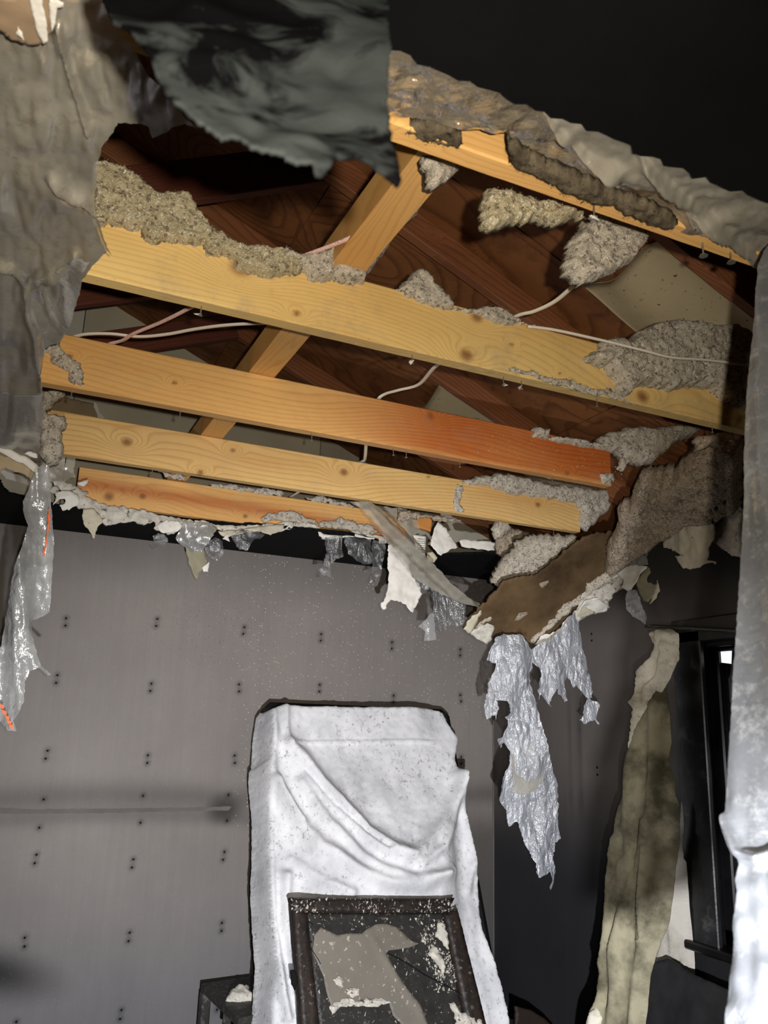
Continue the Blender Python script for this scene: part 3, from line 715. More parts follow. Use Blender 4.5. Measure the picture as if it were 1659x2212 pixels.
insul(Z8([(580, 560), (640, 540), (700, 560), (800, 540), (850, 560), (900, 480), (980, 420), (1060, 340), (1260, 280), (1400, 250), (1440, 330), (1430, 840), (1300, 900), (1240, 960), (1130, 970), (1000, 990), (900, 1040), (760, 1130), (620, 1230), (540, 1290), (440, 1370), (330, 1420), (270, 1370), (290, 1270), (270, 1180), (330, 1090), (380, 960), (370, 860), (480, 800), (520, 700)]),
    P3((1340, 1060, 2.35), (1600, 980, 1.85), (1330, 1230, 2.72)), 'huge brown-grey insulation slope beside the plastic at right', INS_D, .06, 5, .04, crack=.75, edge=14)
insul(Z8([(1060, 240), (1200, 230), (1380, 240), (1440, 250), (1300, 300), (1200, 320), (1140, 340), (1060, 370)]), PY(1.68), 'ragged insulation shelf just under the right end of the yellow joist', INS_D, .03, 5, .02)
insul(Z7([(620, 470), (640, 430), (680, 370), (740, 300), (780, 260), (770, 230), (870, 190), (960, 170), (1060, 180), (1180, 180), (1170, 240), (1080, 270), (1030, 330), (980, 400), (910, 460), (880, 490), (790, 480), (760, 500), (740, 550), (690, 520), (650, 510)]),
    P3((1200, 1160, 2.80), (1070, 1270, 3.0), (1180, 1240, 2.90)), 'smooth pale insulation lump at the top of the fallen ceiling slab', INS, .045, 4, .03, crack=.25)
insul(Z7([(740, 550), (770, 510), (860, 510), (930, 540), (900, 590), (860, 620), (780, 660), (700, 690), (620, 740), (540, 790), (490, 830), (520, 770), (570, 700), (560, 640), (600, 600), (680, 560)]),
    P3((1100, 1290, 2.92), (1050, 1350, 2.93), (1160, 1290, 2.90)), 'crumbly insulation ridge on the left of the brown slab', INS, .03, 4, .03, crack=.9)
insul(Z7([(1250, 490), (1310, 470), (1380, 410), (1450, 420), (1440, 470), (1340, 520), (1260, 570), (1210, 620), (1130, 680), (1040, 770), (960, 840), (900, 890), (880, 880), (960, 790), (1060, 700), (1100, 630), (1160, 600), (1230, 570)]),
    Plane(SLAB.p0+SLAB.n*.004, SLAB.n), 'crumbly insulation ridge on the right of the brown slab', INS, .025, 4, .01, crack=.8)
# left side
insul(Zu([(350, 1080), (430, 1000), (490, 970), (545, 975), (560, 1080), (620, 1130), (700, 1200), (745, 1215), (780, 1400), (740, 1420), (640, 1380), (630, 1300), (540, 1250), (470, 1200), (460, 1140), (400, 1110)]), PY(2.102), 'grey insulation smear on the left end of the orange joist', INS, .014, 3, .006, edge=5)
insul(Zu([(380, 1470), (470, 1465), (600, 1490), (540, 1540), (490, 1580), (470, 1620), (420, 1640), (430, 1670), (520, 1680), (600, 1710), (605, 1790), (570, 1870), (580, 1950), (570, 2070), (540, 2130), (440, 2140), (370, 2050), (360, 1900), (370, 1700)]), PY(2.60), 'grey insulation packed behind the plastic at the left ends of the joists', INS, .03, 4, .03)
insul(Z5([(1230, 420), (1300, 430), (1380, 445), (1460, 460), (1440, 500), (1300, 470)]), PY(3.0), 'thin insulation crumbs under the pale joist beside the brace end', INS, .01, 3, .004, edge=4)
for nm, L, yy in (('long thin line of dark insulation crumbs between the two lowest joists', Z6([(100, 20), (230, 20), (400, 50), (560, 60), (600, 80), (560, 100), (400, 80), (250, 55), (110, 40)]), 3.30), ('short line of insulation crumbs right of the tiny cable end', Z6([(740, 110), (820, 90), (930, 120), (1010, 150), (1060, 175), (960, 160), (840, 140)]), 3.30)):
    insul(L, PY(yy), nm, INS, .008, 3, .003, edge=3, crack=.2)
for i, (L, lab) in enumerate(((Z6([(440, 240), (480, 210), (560, 200), (640, 190), (720, 210), (740, 240), (800, 250), (820, 280), (700, 290), (560, 260), (460, 270)]), 'grey insulation mound on the middle of the farthest joist'),
        (Z6([(820, 270), (900, 260), (960, 240), (1060, 270), (1180, 290), (1240, 350), (1100, 350), (960, 310), (830, 310)]), 'grey insulation along the right end of the farthest joist'))):
    insul(L, PY(3.292), lab, INS, .012, 3, .006, edge=4)

# ------------------------------------------------------------------ attic cables
def cable(pts, w, mat, label):
    o = tube('electric_cable', [atZ(x, y, CZ+z) for x, y, z in pts], w, w*.62, mat, None, 10, 8); tag(o, label, 'cable')
cable([(950, 380, .97), (928, 396, .965), (860, 452, .955), (760, 512, .95), (645, 557, .955), (560, 590, .96), (470, 632, .965), (410, 665, .965), (350, 695, .96), (290, 720, .957), (265, 735, .957), (235, 743, .955)], .0058, CAB_P, 'flat pink electric cable with red print running along the left bays')
cable([(1275, 590, .97), (1245, 612, .97), (1200, 650, .965), (1155, 672, .96), (1110, 686, .96), (1040, 735, .96), (985, 765, .96), (940, 792, .96), (905, 830, .965), (860, 843, .965), (830, 852, .965), (815, 866, .955), (800, 905, .95), (792, 945, .955), (789, 985, .96), (784, 996, .962), (760, 1002, .962), (735, 1003, .962), (700, 1030, .955), (650, 1060, .955), (625, 1075, .955)], .0062, CAB_W, 'white cable zigzagging down the middle bays from the insulation lobe')
cable([(150, 730, .955), (185, 722, .957), (240, 721, .96), (300, 727, .963), (360, 722, .965), (420, 711, .968), (480, 703, .968), (540, 699, .966), (600, 697, .963)], .0058, CAB_W, 'white cable bowed across the gap above the orange joist at left')
tube_o = tube('electric_cable', [atY(x, y, Y) for x, y, Y in ((1140, 705, 1.485), (1200, 713, 1.47), (1300, 735, 1.45), (1390, 757, 1.432), (1450, 772, 1.43), (1530, 778, 1.43), (1625, 790, 1.43))], .0042, .0035, CAB_W, None, 8, 8)
tag(tube_o, 'thin white cable lying straight on the large grey insulation heap', 'cable')

# ------------------------------------------------------------------ fallen ceiling slab
def lowdisp(a, sc=5, s=0): return lambda p, P, d: a*fbm(P, sc, 3, s)
patch_slab = patch('fallen_ceiling_slab', Z7([(1420, 150), (1430, 200), (1390, 240), (1400, 330), (1380, 400), (1420, 430), (1450, 520), (1330, 560), (1260, 620), (1180, 680), (1100, 760), (1000, 850), (900, 905), (860, 880), (830, 850), (790, 830), (700, 820), (640, 840), (560, 860), (480, 830), (500, 800), (430, 790), (470, 740), (560, 640), (640, 560), (700, 480), (900, 440), (1050, 330), (1200, 210), (1300, 170)]),
    SLAB, TAN, 5, 3, .013, lambda p, P, d: .006*fbm(P, 6, 3, 5)); tag(patch_slab, 'brown fallen ceiling slab hanging down below the joists at right', 'ceiling slab')
def torn(name, L, surf, mat, label, cat, res=5, jag=3, th=.0018, amp=.006, sc=14, off=0.0, parent=None, curl=0.0, group=None, holes=None, attrs=None):
    s = PSEED[0]
    f = lambda p, P, d: off+amp*fbm(P, sc, 4, s)+curl*sstep(1-d/14)
    o = patch(name, L, surf, mat, res, jag, th, f, parent, True, holes=holes, attrs=attrs)
    if parent is None: tag(o, label, cat, group)
    return o
torn('dark_gouge', Z7([(940, 490), (1000, 475), (1000, 490), (960, 520), (940, 510)]), Plane(SLAB.p0+SLAB.n*.008, SLAB.n), INS_D, None, None, 3, 1, .002, .002, 20, 0, patch_slab)
torn('dark_gouge', Z7([(800, 690), (860, 680), (860, 700), (800, 740), (770, 740)]), Plane(SLAB.p0+SLAB.n*.008, SLAB.n), INS_D, None, None, 3, 1, .002, .002, 20, 0, patch_slab)
SL2 = Plane(SLAB.p0+SLAB.n*.02, SLAB.n)
torn('torn_paper', Z7([(430, 790), (460, 740), (520, 700), (550, 670), (555, 700), (520, 760), (480, 830)]), SL2, PAPER_C, 'small square cream flake at the left tip of the fallen slab', 'paper')
torn('torn_paper', Z7([(480, 830), (520, 800), (600, 760), (640, 790), (620, 860), (590, 895), (540, 870)]), SL2, GYP, 'crumbled gypsum tip under the fallen slab', 'drywall', th=.01)
torn('torn_paper', Z7([(1210, 610), (1230, 570), (1330, 520), (1400, 480), (1450, 430), (1500, 470), (1490, 530), (1420, 560), (1400, 660), (1330, 650), (1290, 630), (1300, 690), (1200, 730), (1180, 680)]), SL2, GYP, 'bright crumbled drywall edge on the right rim of the fallen slab', 'drywall', th=.008, amp=.012, sc=25)
torn('torn_paper', Z7([(900, 890), (960, 830), (1040, 790), (1110, 720), (1140, 690), (1130, 740), (1060, 810), (980, 880), (930, 905)]), SL2, PAPER, 'bright white rim strip above the bluish film under the slab', 'paper', amp=.008, off=.01)
# big bluish films hanging from the slab tip
HANG = P3((1100, 1400, 2.86), (1180, 1800, 2.86), (1270, 1450, 2.80))
def hangdisp(amp, seed, vs=1.0):
    def f(p, P, d):
        q = np.c_[p[:, 0]/1000*9, p[:, 1]/1000*2.2*vs, 0*p[:, 0]]
        return amp*(1.4*fbm(q, 2.0, 3, seed)+.16*fbm(P, 40, 3, seed+3))
    return f
o = patch('hanging_film', Zs([(230, 270), (210, 350), (180, 440), (250, 460), (235, 520), (200, 600), (160, 780), (180, 880), (215, 850), (240, 850), (242, 885), (255, 830), (270, 790), (245, 730), (320, 740), (345, 825), (305, 860), (330, 880), (320, 950), (290, 1010), (250, 1020), (275, 1110), (285, 1060), (310, 1050), (350, 1120), (345, 1215), (300, 1340), (268, 1480), (330, 1560), (350, 1680), (400, 1640), (450, 1770), (500, 1900), (530, 1960), (540, 2050), (560, 2050), (640, 2010), (668, 2060), (655, 2120), (652, 2165), (670, 2130), (690, 2010), (670, 1920), (690, 1800), (735, 1770), (715, 1700), (703, 1620), (712, 1450), (690, 1330), (640, 1180), (600, 1050), (560, 860), (535, 740), (500, 620), (500, 560), (525, 490), (510, 380), (480, 310), (430, 250), (300, 240)]),
    HANG, FILM_B, 5, 2.2, 0, hangdisp(.020, 5, 1.4)); tag(o, 'longest hanging plastic film strand dangling from the fallen slab tip', 'plastic film')
patch('milky_fold', Zs([(360, 1090), (440, 1040), (560, 1150), (600, 1300), (540, 1420), (440, 1440), (380, 1420), (370, 1250)]), Plane(HANG.p0+HANG.n*.012, HANG.n), FILM_D, 6, 2, 0, hangdisp(.006, 8), o)
patch('folded_edge', Zs([(345, 1215), (370, 1240), (375, 1400), (385, 1560), (400, 1640), (350, 1680), (330, 1560), (268, 1480), (300, 1340)]), Plane(HANG.p0+HANG.n*.02, HANG.n), FILM_B, 6, 2, 0, hangdisp(.008, 9), o)
o = patch('hanging_film', Zs([(505, 360), (560, 320), (640, 290), (720, 220), (780, 140), (830, 70), (850, 100), (870, 150), (890, 260), (905, 330), (930, 450), (960, 600), (965, 715), (950, 720), (1010, 755), (1025, 790), (1000, 860), (1020, 915), (985, 880), (950, 890), (900, 912), (868, 880), (905, 845), (900, 780), (935, 720), (890, 670), (845, 620), (825, 640), (805, 590), (770, 555), (765, 620), (778, 680), (793, 740), (765, 750), (740, 705), (710, 690), (715, 650), (680, 690), (655, 750), (670, 788), (640, 760), (600, 710), (585, 690), (570, 740), (545, 780), (575, 690), (560, 660), (590, 560), (580, 500), (520, 450)]),
    P3((1150, 1410, 2.84), (1240, 1330, 2.80), (1290, 1550, 2.80)), FILM_B, 5, 2.2, 0, hangdisp(.014, 15)); tag(o, 'broad bluish plastic film right of the longest strand with ragged hem', 'plastic film')

# ------------------------------------------------------------------ torn ceiling edge along the far joist
E0 = PY(3.270)
torn('torn_drywall_edge', Z5([(400, 500), (480, 500), (560, 520), (640, 560), (690, 590), (660, 620), (700, 640), (780, 670), (860, 690), (960, 690), (1040, 720), (1140, 740), (1280, 770), (1420, 800), (1659, 830), (1659, 870), (1560, 850), (1440, 850), (1400, 880), (1340, 905), (1260, 900), (1200, 870), (1210, 830), (1100, 840), (1020, 820), (900, 830), (850, 840), (800, 820), (740, 780), (650, 720), (600, 690), (560, 640), (520, 590), (420, 530)]),
     E0, GYP, 'long crumbled white drywall edge under the left half of the farthest joist', 'drywall', 4, 4, .016, .016, 18)
torn('torn_drywall_edge', Z6([(0, 260), (130, 280), (240, 290), (330, 290), (400, 290), (500, 280), (600, 270), (720, 270), (800, 280), (830, 300), (860, 330), (950, 330), (1060, 330), (1180, 360), (1250, 370), (1290, 410), (1250, 410), (1200, 375), (1100, 360), (980, 365), (900, 385), (850, 380), (820, 330), (740, 305), (650, 310), (580, 330), (510, 355), (440, 330), (340, 320), (240, 335), (140, 320), (0, 290)]),
     E0, GYP, 'thin arched drywall edge under the right half of the farthest joist', 'drywall', 4, 3, .014, .010, 22)
torn('torn_paper', Z5([(430, 590), (500, 575), (540, 580), (600, 600), (620, 640), (600, 690), (540, 730), (490, 730), (460, 690), (510, 660), (470, 640), (410, 690), (430, 640)]), PY(3.24), PAPER, 'crumpled white paper curl under the left end of the torn edge', 'paper', 4, 3, .003, .014, 24)
torn('torn_paper', Z5([(600, 515), (690, 490), (680, 520), (650, 545), (610, 530)]), PY(3.22), PAPER, 'tiny bright white flake at the left end of the farthest joist', 'paper', 4, 1)
torn('torn_paper', Z5([(650, 720), (740, 730), (780, 770), (800, 820), (760, 860), (745, 900), (735, 950), (720, 945), (690, 880), (650, 830), (640, 770)]), PY(3.23), PAPER_C, 'pointed cream paper flap hanging at far left of the torn edge', 'paper', 4, 2, .002, .008, 16)
torn('torn_paper', Z5([(1215, 850), (1300, 800), (1400, 820), (1430, 850), (1390, 890), (1330, 905), (1260, 900)]), PY(3.25), PAPER, 'rounded white plaster flap on the torn edge left of centre', 'paper', 4, 2, .004, .010, 20)
torn('torn_film', Z5([(1190, 930), (1230, 905), (1280, 920), (1310, 970), (1290, 1000), (1200, 1035), (1170, 1000), (1200, 970)]), PY(3.24), FILM_V, 'small clear film scrap below the rounded white flap', 'plastic film', 4, 2, 0, .008, 30)
torn('torn_film', Z5([(1430, 820), (1659, 840), (1659, 930), (1600, 1010), (1570, 1050), (1500, 1060), (1440, 1020), (1370, 950), (1400, 890)]), PY(3.23), FILM, 'crumpled shiny film wad above the long olive flap', 'plastic film', 4, 2, 0, .014, 26)
torn('torn_paper', Z5([(1440, 1010), (1500, 1050), (1580, 1020), (1600, 1090), (1620, 1120), (1610, 1160), (1550, 1220), (1535, 1270), (1510, 1230), (1470, 1150), (1455, 1080)]), PY(3.235), OLIVE_P, 'long olive grey flap hanging over the wall', 'paper', 4, 2, .0015, .006, 12)
torn('torn_paper', Z6([(0, 290), (120, 290), (150, 310), (100, 400), (70, 410), (30, 380), (0, 350)]), PY(3.245), OLIVE_P, 'broad olive flap folded at the top of the hanging scrap', 'paper', 4, 2, .0015, .006, 12)
torn('torn_paper', Z6([(50, 570), (100, 530), (90, 600), (60, 600)]), PY(3.22), PAPER, 'tiny bright curl at the right of the long olive flap', 'paper', 4, 1)
torn('torn_film', Z6([(60, 430), (140, 370), (190, 400), (190, 490), (140, 530), (90, 500)]), PY(3.235), FILM_V, 'clear film scrap right of the olive flap', 'plastic film', 4, 2, 0, .010, 30)
torn('torn_paper', Z6([(185, 380), (220, 340), (235, 400), (220, 395)]), PY(3.24), PAPER, 'tiny white dangling point between two film scraps', 'paper', 3, 1)
torn('torn_film', Z6([(245, 340), (310, 320), (420, 330), (470, 350), (440, 380), (390, 390), (350, 460), (300, 450), (260, 400)]), PY(3.24), FILM_V, 'clear film flap hanging over the black ceiling strip', 'plastic film', 4, 2, 0, .012, 30)
torn('torn_paper', Z6([(190, 330), (300, 320), (440, 300), (520, 290), (600, 280), (580, 320), (500, 355), (430, 330), (320, 345), (210, 370), (160, 330)]), PY(3.25), PAPER_C, 'cream curled paper rim in the middle of the torn edge', 'paper', 4, 2, .003, .01, 20)
torn('torn_paper', Z6([(820, 320), (860, 350), (960, 360), (1060, 350), (1200, 375), (1190, 385), (1060, 365), (960, 375), (870, 385), (830, 360)]), PY(3.245), PAPER, 'white curled rim above two dark film flaps', 'paper', 4, 1.5, .003, .006, 20)
torn('torn_film', Z6([(860, 380), (900, 365), (980, 365), (985, 500), (940, 515), (900, 560), (910, 635), (870, 625), (800, 640), (820, 600), (860, 540), (875, 460)]), PY(3.24), FILM_V, 'clear film flap with a ragged foot, left of a pair', 'plastic film', 4, 2, 0, .012, 30)
torn('torn_film', Z6([(990, 370), (1080, 365), (1180, 380), (1170, 450), (1200, 520), (1160, 550), (1110, 550), (1060, 510), (1020, 480)]), PY(3.25), FILM_V, 'dark clear film flap, right of a pair', 'plastic film', 4, 2, 0, .012, 30)
torn('torn_film', Z6([(1190, 390), (1270, 400), (1265, 510), (1240, 600), (1190, 670), (1145, 680), (1180, 600), (1190, 520), (1170, 460)]), PY(3.22), FILM_V, 'narrow clear film strip left of the big white paper scrap', 'plastic film', 4, 2, 0, .012, 30)
torn('torn_paper', Z6([(1285, 420), (1350, 430), (1400, 470), (1440, 600), (1500, 690), (1505, 760), (1480, 820), (1450, 870), (1420, 840), (1370, 800), (1300, 785), (1265, 850), (1240, 820), (1270, 760), (1290, 640), (1280, 520)]), PY(3.10), PAPER, 'big white paper scrap hanging behind the twisted film', 'paper', 4, 3, .003, .012, 14)
torn('torn_paper', Z7([(270, 80), (330, 130), (400, 250), (340, 270), (280, 310), (220, 240), (240, 130)]), PY(3.02), PAPER, 'white folded paper leaf beside the blank black gap', 'paper', 4, 2, .003, .010, 14)
torn('torn_paper', Z7([(410, 210), (440, 200), (560, 210), (650, 220), (640, 275), (520, 260), (430, 245)]), PY(3.02), PAPER, 'white horizontal strip of drywall across the black gap', 'paper', 4, 2, .010, .006, 14)
lb = torn('torn_paper', Z7([(100, 170), (185, 180), (180, 310), (120, 260)]), PY(3.05), PAPER, 'small printed label scrap beside the twisted film', 'label', 4, .5, .001, .001, 14)
for k in range(7):
    y = 195+k*14; torn('print_line', Z7([(128, y), (178, y+4), (178, y+8), (128, y+4)]), PY(3.045), simple('grey_ink', (.25, .25, .25, 1)) if k == 0 else bpy.data.materials['grey_ink'], None, None, 3, .6, .0003, 0, 14, .001, lb)
torn('torn_paper', Z7([(190, 290), (230, 280), (262, 320), (240, 355), (195, 345)]), PY(3.03), PAPER_C, 'small rounded cream flake under the label scrap', 'paper', 4, 1, .002, .002)
torn('broken_board', Z7([(100, 60), (170, 50), (225, 60), (220, 150), (110, 110)]), PY(3.2), MW['orange'] and simple('orange_board', srgb(214, 146, 76), .6), 'broken orange board end above the white paper leaf', 'board', 4, 1, .02, .001)
insul(Z7([(0, 0), (120, 20), (280, 50), (420, 70), (420, 80), (260, 75), (200, 60), (100, 60), (40, 90), (0, 80)]), PY(2.9), 'dusty insulation crumbs under the pale joist above the twisted film', INS_D, .015, 3, .006, edge=4)
insul(Z7([(640, 90), (720, 80), (760, 120), (700, 160), (650, 200), (630, 160)]), PY(2.86), 'grey insulation tuft beside the black gap', INS, .02, 4, .01, edge=6)
insul(Z7([(650, 190), (740, 130), (870, 150), (880, 200), (790, 230), (770, 280), (700, 310), (660, 290)]), PY(3.05), 'shaded insulation behind the smooth pale lump', INS_D, .03, 4, .02)
# twisted diagonal film
TW = P3((800, 1090, 2.68), (1050, 1312, 2.90), (930, 1340, 2.85))
def twd(p, P, d):
    v = np.array([.72, .69]); s = (p-np.array([760, 1085]))@np.array([-.69, .72]); return .012*np.sin(s/4.5)+.006*fbm(P, 30, 3, 3)
o = patch('hanging_film', [(752, 1083), (800, 1083), (822, 1095), (860, 1130), (896, 1175), (925, 1207), (967, 1256), (1006, 1289), (1052, 1310), (1050, 1316), (1006, 1306), (950, 1283), (900, 1250), (860, 1205), (830, 1165), (805, 1130), (785, 1100)], TW, FILM_D, 4, 1.2, 0, twd); tag(o, 'twisted grey film rope running diagonally down to the fallen slab', 'plastic film')
o = patch('hanging_film', [(893, 1235), (930, 1258), (980, 1290), (1006, 1308), (1003, 1328), (1000, 1347), (985, 1355), (970, 1350), (958, 1367), (945, 1351), (938, 1325), (934, 1276), (902, 1269)], PY(2.95), FILM_V, 4, 2, 0, hangdisp(.012, 25)); tag(o, 'clear thin film hanging under the twisted film rope', 'plastic film')
o = patch('hanging_film', [(930, 1325), (936, 1325), (940, 1383), (915, 1385), (918, 1364), (902, 1354), (918, 1340)], PY(2.95), FILM, 4, 1.5, 0, hangdisp(.008, 26)); tag(o, 'small tail of film below the twisted film rope', 'plastic film')
o = patch('hanging_film', [(815, 1090), (870, 1100), (900, 1130), (905, 1150), (890, 1160), (905, 1180), (895, 1175), (860, 1130)], PY(2.95), FILM_D, 4, 2, 0, hangdisp(.01, 27)); tag(o, 'crumpled film behind the top of the twisted film rope', 'plastic film')

# ------------------------------------------------------------------ torn scraps along the right wall
R0 = PX(XR-.05)
RW = P3((1440, 1170, 2.55), (1330, 1270, 2.80), (1380, 1290, 2.68))
torn('torn_film', Z8([(540, 1290), (640, 1210), (760, 1130), (760, 1200), (780, 1250), (780, 1320), (700, 1340), (560, 1350), (440, 1350)]), RW, FILM, 'clear film band along the lower edge of the insulation slope', 'plastic film', 4, 1, 0, .006, 20)
torn('torn_paper', Z8([(760, 1150), (830, 1080), (900, 1010), (980, 960), (1080, 940), (1150, 940), (1190, 1010), (1190, 1100), (1170, 1180), (1160, 1250), (1130, 1310), (1215, 1320), (1210, 1340), (1130, 1335), (1060, 1370), (950, 1380), (890, 1320), (860, 1270), (940, 1280), (900, 1250), (830, 1210), (760, 1200)]), P3((1440, 1150, 2.38), (1510, 1210, 2.22), (1460, 1220, 2.36)), PAPER_C, 'large spotted cream paper flap hanging on the right wall', 'paper', 4, 3, .003, .014, 14)
torn('torn_drywall_edge', Z8([(1180, 1080), (1220, 1010), (1300, 920), (1420, 830), (1430, 1290), (1360, 1270), (1250, 1200), (1180, 1150)]), P3((1560, 1130, 2.1), (1600, 1100, 2.0), (1590, 1200, 2.05)), GYP, 'pitted cream drywall chunk against the near plastic at right', 'drywall', 4, 3, .013, .012, 16)
torn('torn_paper', Z8([(340, 1430), (420, 1360), (520, 1350), (630, 1360), (580, 1420), (540, 1480), (500, 1540), (470, 1580), (400, 1530), (360, 1480)]), RW, PAPER, 'pale dotted paper flap at the right end of the slab rim', 'paper', 4, 2, .003, .010, 14)
torn('torn_paper', Z8([(620, 1360), (700, 1350), (720, 1420), (710, 1560), (640, 1670), (600, 1660), (560, 1590), (530, 1520), (550, 1450)]), RW, OLIVE_P, 'olive leaf shaped paper flap on the dark wall', 'paper', 4, 1.5, .002, .008, 12)
torn('torn_paper', Z8([(740, 1350), (830, 1350), (830, 1385), (780, 1390), (750, 1430), (770, 1525), (735, 1520), (740, 1570), (700, 1640), (640, 1685), (690, 1590), (712, 1500), (715, 1420)]), RW, PAPER_C, 'curled pale edge strip right of the olive leaf flap', 'paper', 4, 1.5, .003, .008, 20)
torn('torn_film', Z8([(470, 1560), (530, 1560), (560, 1620), (600, 1740), (620, 1810), (610, 1870), (560, 1820), (500, 1790), (450, 1720), (440, 1640)]), P3((1360, 1280, 2.72), (1390, 1350, 2.62), (1360, 1330, 2.70)), FILM_B, 'pointed clear film tail hanging left of the curtain top', 'plastic film', 4, 1.5, 0, .012, 30)
torn('torn_paper', Z8([(0, 1740), (80, 1700), (180, 1750), (120, 1780), (30, 1810), (0, 1790)]), Plane(SLAB.p0+SLAB.n*.03, SLAB.n), PAPER_C, 'small pointed cream flap above the broad bluish film', 'paper', 4, 1.5, .003, .006)
torn('torn_paper', [(1240, 1330), (1262, 1300), (1290, 1290), (1300, 1300), (1318, 1312), (1312, 1322), (1270, 1330), (1250, 1345)], Plane(SLAB.p0+SLAB.n*.035, SLAB.n), PAPER, 'bright folded paper point right of the slab rim', 'paper', 4, 2, .003, .01, 20)

# ------------------------------------------------------------------ left plastic and insulation mass
insul(Zt([(-60, 330), (100, 440), (250, 420), (430, 400), (480, 420), (420, 700), (400, 900), (420, 1100), (330, 1300), (300, 1500), (260, 1700), (230, 1900), (300, 2100), (250, 2300), (-60, 2400)]), PZ(H+.02), 'grey insulation mass lying in the plastic at the far left', INS, .03, 7, .05, crack=.3, name='insulation_clump')
insul(Zt([(640, 350), (800, 340), (1000, 430), (1060, 460), (1060, 560), (1010, 800), (1000, 1000), (960, 1120), (880, 1180), (700, 1200), (640, 900), (600, 600)]), PZ(H+.03), 'insulation strip behind the plastic beside the black hole', INS_O, .015, 6, .02)
insul(Zu([(0, 700), (260, 780), (500, 860), (600, 920), (500, 975), (420, 1010), (350, 1080), (380, 1300), (390, 1430), (370, 1500), (360, 1900), (300, 2000), (0, 1950)]), PZ(H+.02), 'lower grey insulation mass in the plastic at left', INS, .03, 7, .05, crack=.2)
LF = PZ(H-.02)
LFOUT = [(-420, -60), (205, -60), (235, 40), (275, 85), (310, 140), (350, 190), (395, 245), (430, 272), (400, 262), (372, 272), (360, 285), (330, 300), (320, 275), (300, 264), (255, 262), (240, 290), (222, 312), (213, 345), (210, 385), (205, 420), (213, 450), (225, 480), (243, 530), (205, 560), (178, 600), (170, 640), (155, 690), (143, 718), (128, 735), (100, 745), (88, 790), (95, 835), (92, 860), (95, 900), (86, 945), (90, 985), (105, 1005), (75, 1010), (30, 990), (-60, 960), (-420, 880)]
def bag(p, P, d):
    a = .012*np.abs(fbm(np.c_[p[:, 0]/1000*7, p[:, 1]/1000*3.2, 0*p[:, 0]], 2.2, 3, 77))+.004*fbm(P, 8, 3, 78)
    for pl, w, am in ((Zt([(510, 150), (560, 460), (640, 750), (760, 1100)]), 6, .014), (Zt([(440, 1500), (620, 1640), (720, 1660), (850, 1780), (960, 2090)]), 9, .018), (Zu([(250, 520), (250, 700), (330, 900), (390, 1400)]), 7, .016), (Zu([(0, 270), (120, 300), (215, 400), (250, 520), (380, 420), (520, 370), (700, 200)]), 8, .016), (Zu([(390, 470), (450, 700), (550, 840)]), 6, .012), (Zu([(0, 1420), (200, 1440), (390, 1440)]), 7, .012)):
        a = a+am*np.exp(-(pdist(p, pl, False)/w)**2)
    return a
o = patch('hanging_film', LFOUT, LF, FILM_D, 6, 1.6, 0, bag); tag(o, 'large dusty vapour barrier sheet sagging along the left edge', 'plastic film')
o = patch('hanging_film', Zu([(250, 520), (330, 430), (450, 440), (520, 370), (700, 200), (830, 240), (760, 330), (750, 470), (700, 600), (660, 760), (610, 900), (540, 950), (430, 980), (330, 940), (265, 780)]), PZ(H-.035), FILM, 5, 1, 0, lambda p, P, d: .016*fbm(np.c_[p[:, 0]/1000*14, p[:, 1]/1000*5, 0*p[:, 0]], 2, 3, 81)); tag(o, 'crumpled clear plastic pocket under the left end of the yellow joist', 'plastic film')
torn('torn_paper', Zt([(-20, -20), (500, -20), (470, 80), (440, 280), (380, 350), (300, 380), (200, 370), (100, 330), (0, 240), (-20, 200)]), PZ(H-.05), PEACH, 'peach brown ceiling paper in the top left corner', 'paper', 6, 3, .002, .006, 8)
for i, (L, lb_) in enumerate(((Zt([(250, -20), (350, -20), (400, 200), (410, 340), (370, 375), (310, 250)]), 'long white tear in the corner paper, middle of three'), (Zt([(420, -20), (540, 20), (540, 50), (490, 60), (470, 200), (440, 270), (430, 150)]), 'white tear in the corner paper, right of three'), (Zt([(150, 250), (170, 290), (210, 375), (130, 310)]), 'short white tear in the corner paper, left of three'))):
    torn('torn_paper', L, PZ(H-.058), PAPER, lb_, 'paper', 5, 2, .0015, .003, 8)
# white bent corner bead and torn paper at the lower left
L5 = PY(2.72)
torn('torn_paper', Z5([(-20, 200), (60, 230), (200, 290), (290, 320), (300, 430), (240, 490), (210, 470), (150, 430), (50, 400), (0, 435), (-20, 430)]), PY(2.80), simple('beige_paper', srgb(190, 170, 136), .8, .2, .15, 8), 'beige torn ceiling paper at the left edge above the black band', 'paper', 5, 3, .003, .01, 9)
def strip3(pts, w, t, Y): return [atY(x, y, Y) for x, y in pts]
o = tube('corner_strip', strip3([(-10, 962), (15, 975), (40, 990), (52, 993), (66, 1003), (76, 1012), (84, 1018)], 0, 0, 2.66), .0115, .004, PAPER, None, 6, 3, False, (0, 1, 0)); tag(o, 'bent white corner strip at the far left below the plastic', 'strip')
torn('torn_paper', Z5([(190, 290), (230, 275), (290, 300), (290, 325), (230, 310)]), PY(2.62), PAPER, 'tiny crumpled white flake above the bent strip', 'paper', 3, 2, .003, .01, 30)
torn('torn_film', Z5([(380, 390), (480, 340), (500, 350), (560, 430), (590, 470), (540, 490), (500, 510), (400, 500)]), PY(2.9), FILM_D, 'grey film tuck between plastic and farthest joist', 'plastic film', 4, 1.5, 0, .01, 16)
def plume(p, P, d):
    return .03*fbm(np.c_[p[:, 0]/1000*12, p[:, 1]/1000*2.0, 0*p[:, 0]], 2.0, 3, 91)+.006*fbm(P, 35, 3, 92)
